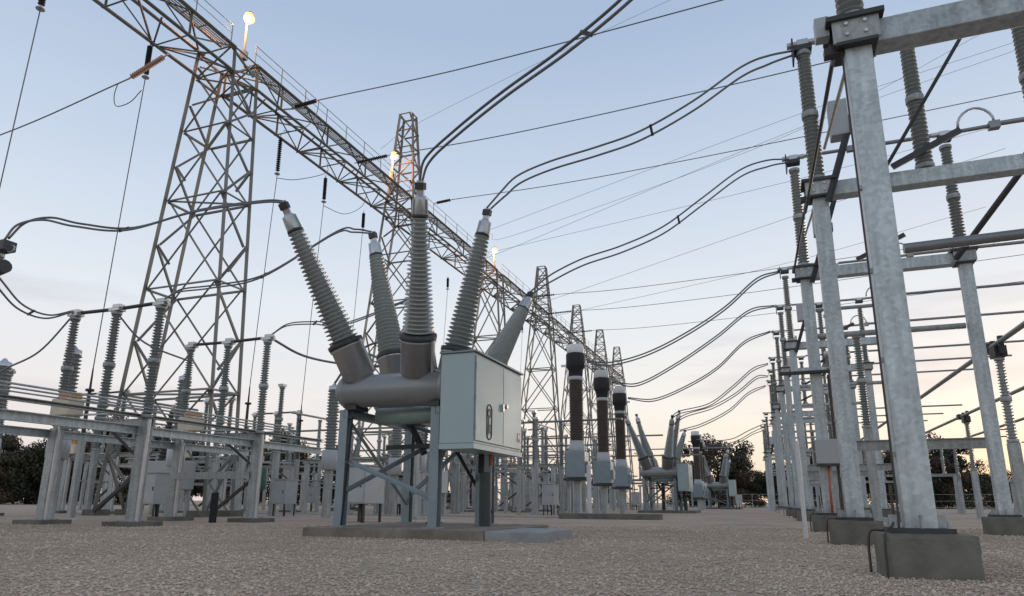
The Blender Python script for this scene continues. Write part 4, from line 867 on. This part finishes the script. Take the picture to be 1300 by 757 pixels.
for k, (x, y, h, lb) in enumerate(((21.5, 80, 8.5, 'wooden pole behind the trees left of the far right post'), (25.5, 84, 7.5, 'leaning wooden pole right of the trees'), (0.2, 92, 7.5, 'wooden pole with two cross arms at the vanishing end of the right row'))):
    t = thing('utility_pole', lb, 'pole', x, y); put('pole', MB(DARK).cyl((0, 0, 0), (.2, 0, h), .13, .09, n=8), t); put('cross_arm', MB(DARK).box(.2, 0, h - .5, 1.9, .1, .12), t); put('cross_arm', MB(DARK).box(.2, 0, h - 1.2, 1.5, .1, .12), t)
def hut(x, y, sx, sy, sz, label, c):
    t = thing('equipment_hut', label, 'hut', x, y); bevel(put('wall', MB(c).box(0, 0, sz/2, sx, sy, sz), t), .03); put('roof', MB(GALVW).box(0, 0, sz + .08, sx + .4, sy + .4, .16), t)
    put('door', MB(BLUE).box(-sx*.2, -sy/2 - .02, 1.05, 1.0, .04, 2.1), t); put('window', MB(DARK).box(sx*.25, -sy/2 - .02, 1.5, .9, .04, .7), t)
hut(19, 62, 3, 3, 2.4, 'pale equipment hut in front of the trees left of the far right post', CAB2); hut(24, 64, 4, 3, 2.6, 'grey equipment hut behind the far right post', GALVW); hut(31, 60, 5, 3, 3.6, 'blue-grey equipment hut at the right edge', BLUE)
fence = thing('boundary_fence', 'long low boundary fence across the back of the yard', 'fence', -75, 104)
mb = MB(GALVW)
for k in range(60): mb.box(k * 2.5, 0, 1.0, .06, .06, 2.0)
put('fence_posts', mb, fence)['kind'] = 'stuff'
mb = MB(GALVW)
for z in (.3, 1.1, 1.95): mb.cyl((0, 0, z), (147.5, 0, z), .02, n=5)
put('fence_wires', mb, fence)
# ------------------------------------------------------------------ trees
LEAF = [mat('leaf_dark', (.028, .034, .018), .7, 0, .35, 1.2), mat('leaf_olive', (.055, .052, .025), .7, 0, .3, 1.2), mat('leaf_rust', (.065, .042, .024), .7, 0, .3, 1.2)]
BARK = mat('bark', (.06, .045, .035), .9, 0, .3, 6, .6, 20)
def tree_meshes(seed, H, Wd, rust):
    rng = np.random.default_rng(seed)
    tr = MB(BARK); top = Vector((0, 0, H * .62)); tr.cyl((0, 0, 0), tuple(top), H * .035, H * .012, 10)
    cl_ = []
    for k in range(11):
        z0 = H * (.12 + .05 * k); a = k * 2.4; r = Wd * (.22 + .25 * rng.random())
        e = Vector((r * math.cos(a), r * math.sin(a), min(H * .9, z0 + H * (.12 + .18 * rng.random()))))
        tr.tube([(0, 0, z0), tuple(e * .5 + Vector((0, 0, z0 * .5 + .1 * H * .2))), tuple(e)], H * .009, 6); cl_.append(e)
    for k in range(34):
        a, r = rng.random() * 6.283, Wd * .46 * math.sqrt(rng.random()); zz = rng.random()
        cl_.append(Vector((r * math.cos(a), r * math.sin(a), H * (.07 + .89 * zz * (1 - .45 * (r / (Wd * .5)) ** 2)))))
    V, F, MI = [], [], []
    for c in cl_:
        R = Wd * (.11 + .09 * rng.random()); n = 420
        d = rng.normal(size=(n, 3)); d /= np.linalg.norm(d, axis=1)[:, None]; p = d * (R * rng.random(n) ** .45)[:, None]; p[:, 2] *= .72
        u = rng.normal(size=(n, 3)); u /= np.linalg.norm(u, axis=1)[:, None]; w_ = np.cross(u, d); w_ /= np.linalg.norm(w_, axis=1)[:, None] + 1e-6
        s = (H * .016 * (.6 + .8 * rng.random(n)))[:, None]; c_ = np.array(c)
        q = np.stack([p - u * s, p + w_ * s * .7, p + u * s, p - w_ * s * .7], 1) + c_
        b_ = len(V) * 4; V.append(q.reshape(-1, 3)); mi = rng.choice(3, p=[.5, .35, .15] if not rust else [.25, .3, .45])
        MI += [int(mi)] * n
    V = np.concatenate(V); nq = len(V) // 4
    me = bpy.data.meshes.new('crown'); me.from_pydata(V.tolist(), [], np.arange(nq * 4).reshape(-1, 4).tolist())
    for m in LEAF: me.materials.append(m)
    me.polygons.foreach_set('material_index', MI); me.update()
    return tr.mesh('trunk'), me
TM = [tree_meshes(11, 12, 13, True), tree_meshes(12, 11, 12, False), tree_meshes(13, 9, 12, False)]
def tree(ix, px, dist, sc, label, rz=0):
    """stands at a bearing px (pixels right of the picture's left edge) and a distance in metres"""
    X = (px - 650) / 874 * dist
    t = bpy.data.objects.new('tree', None); COL.objects.link(t); t.location = (X, dist, 0); t.rotation_euler = (0, 0, rz); t.scale = (sc,) * 3
    tag(t, label, 'tree', 'dark trees behind the yard'); put('trunk', TM[ix][0], t); put('crown', TM[ix][1], t); return t
tree(0, 915, 125, 1.08, 'large round reddish-brown tree behind the far breaker', 0)
tree(1, 878, 128, .8, 'dark lower tree at the left shoulder of the round tree', 1)
tree(2, 960, 130, .75, 'small dark tree right of the round tree', 2)
tree(2, 985, 138, .8, 'dark tree at the vanishing end of the right post row', 4)
for k, (px, d, s, lb) in enumerate(((1015, 130, .75, 'dark tree seen between the far right row of posts'), (1060, 128, .85, 'tree behind the second and third right posts'), (1115, 125, .9, 'dark tree just left of the nearest right post'), (1150, 125, .8, 'dark tree hidden partly by the nearest right post'), (1195, 112, .85, 'dark tree with frayed top between the right posts'), (1225, 118, .72, 'rounded dark tree left of the far right post'), (1262, 130, .5, 'low dark tree behind the far right post'), (1305, 120, .6, 'low dark tree at the right edge'))): tree(1 + k % 2, px, d, s * 1.25, lb, k * 1.3)
for k, (px, d, s, lb) in enumerate(((-10, 100, .78, 'dark tree at the left edge under the rails'), (35, 104, .82, 'tall dark tree behind the leftmost posts'), (80, 108, .8, 'dark tree behind the cream box'), (140, 108, 1.0, 'dark tree left of the tall tower foot'), (205, 108, 1.0, 'dark tree behind the tall tower foot'), (265, 110, .95, 'dark tree behind the second low disconnector'), (345, 112, .9, 'low tree left of the big breaker'), (420, 118, .8, 'low tree behind the left breaker leg'), (505, 122, .75, 'low tree behind the breaker frame'), (600, 126, .7, 'low tree behind the control cabinet'), (690, 130, .62, 'low tree behind the nearest brown column'), (770, 132, .55, 'low tree behind the second breaker'))): tree(k % 3, px, d, s * 1.15, lb, k * .9)
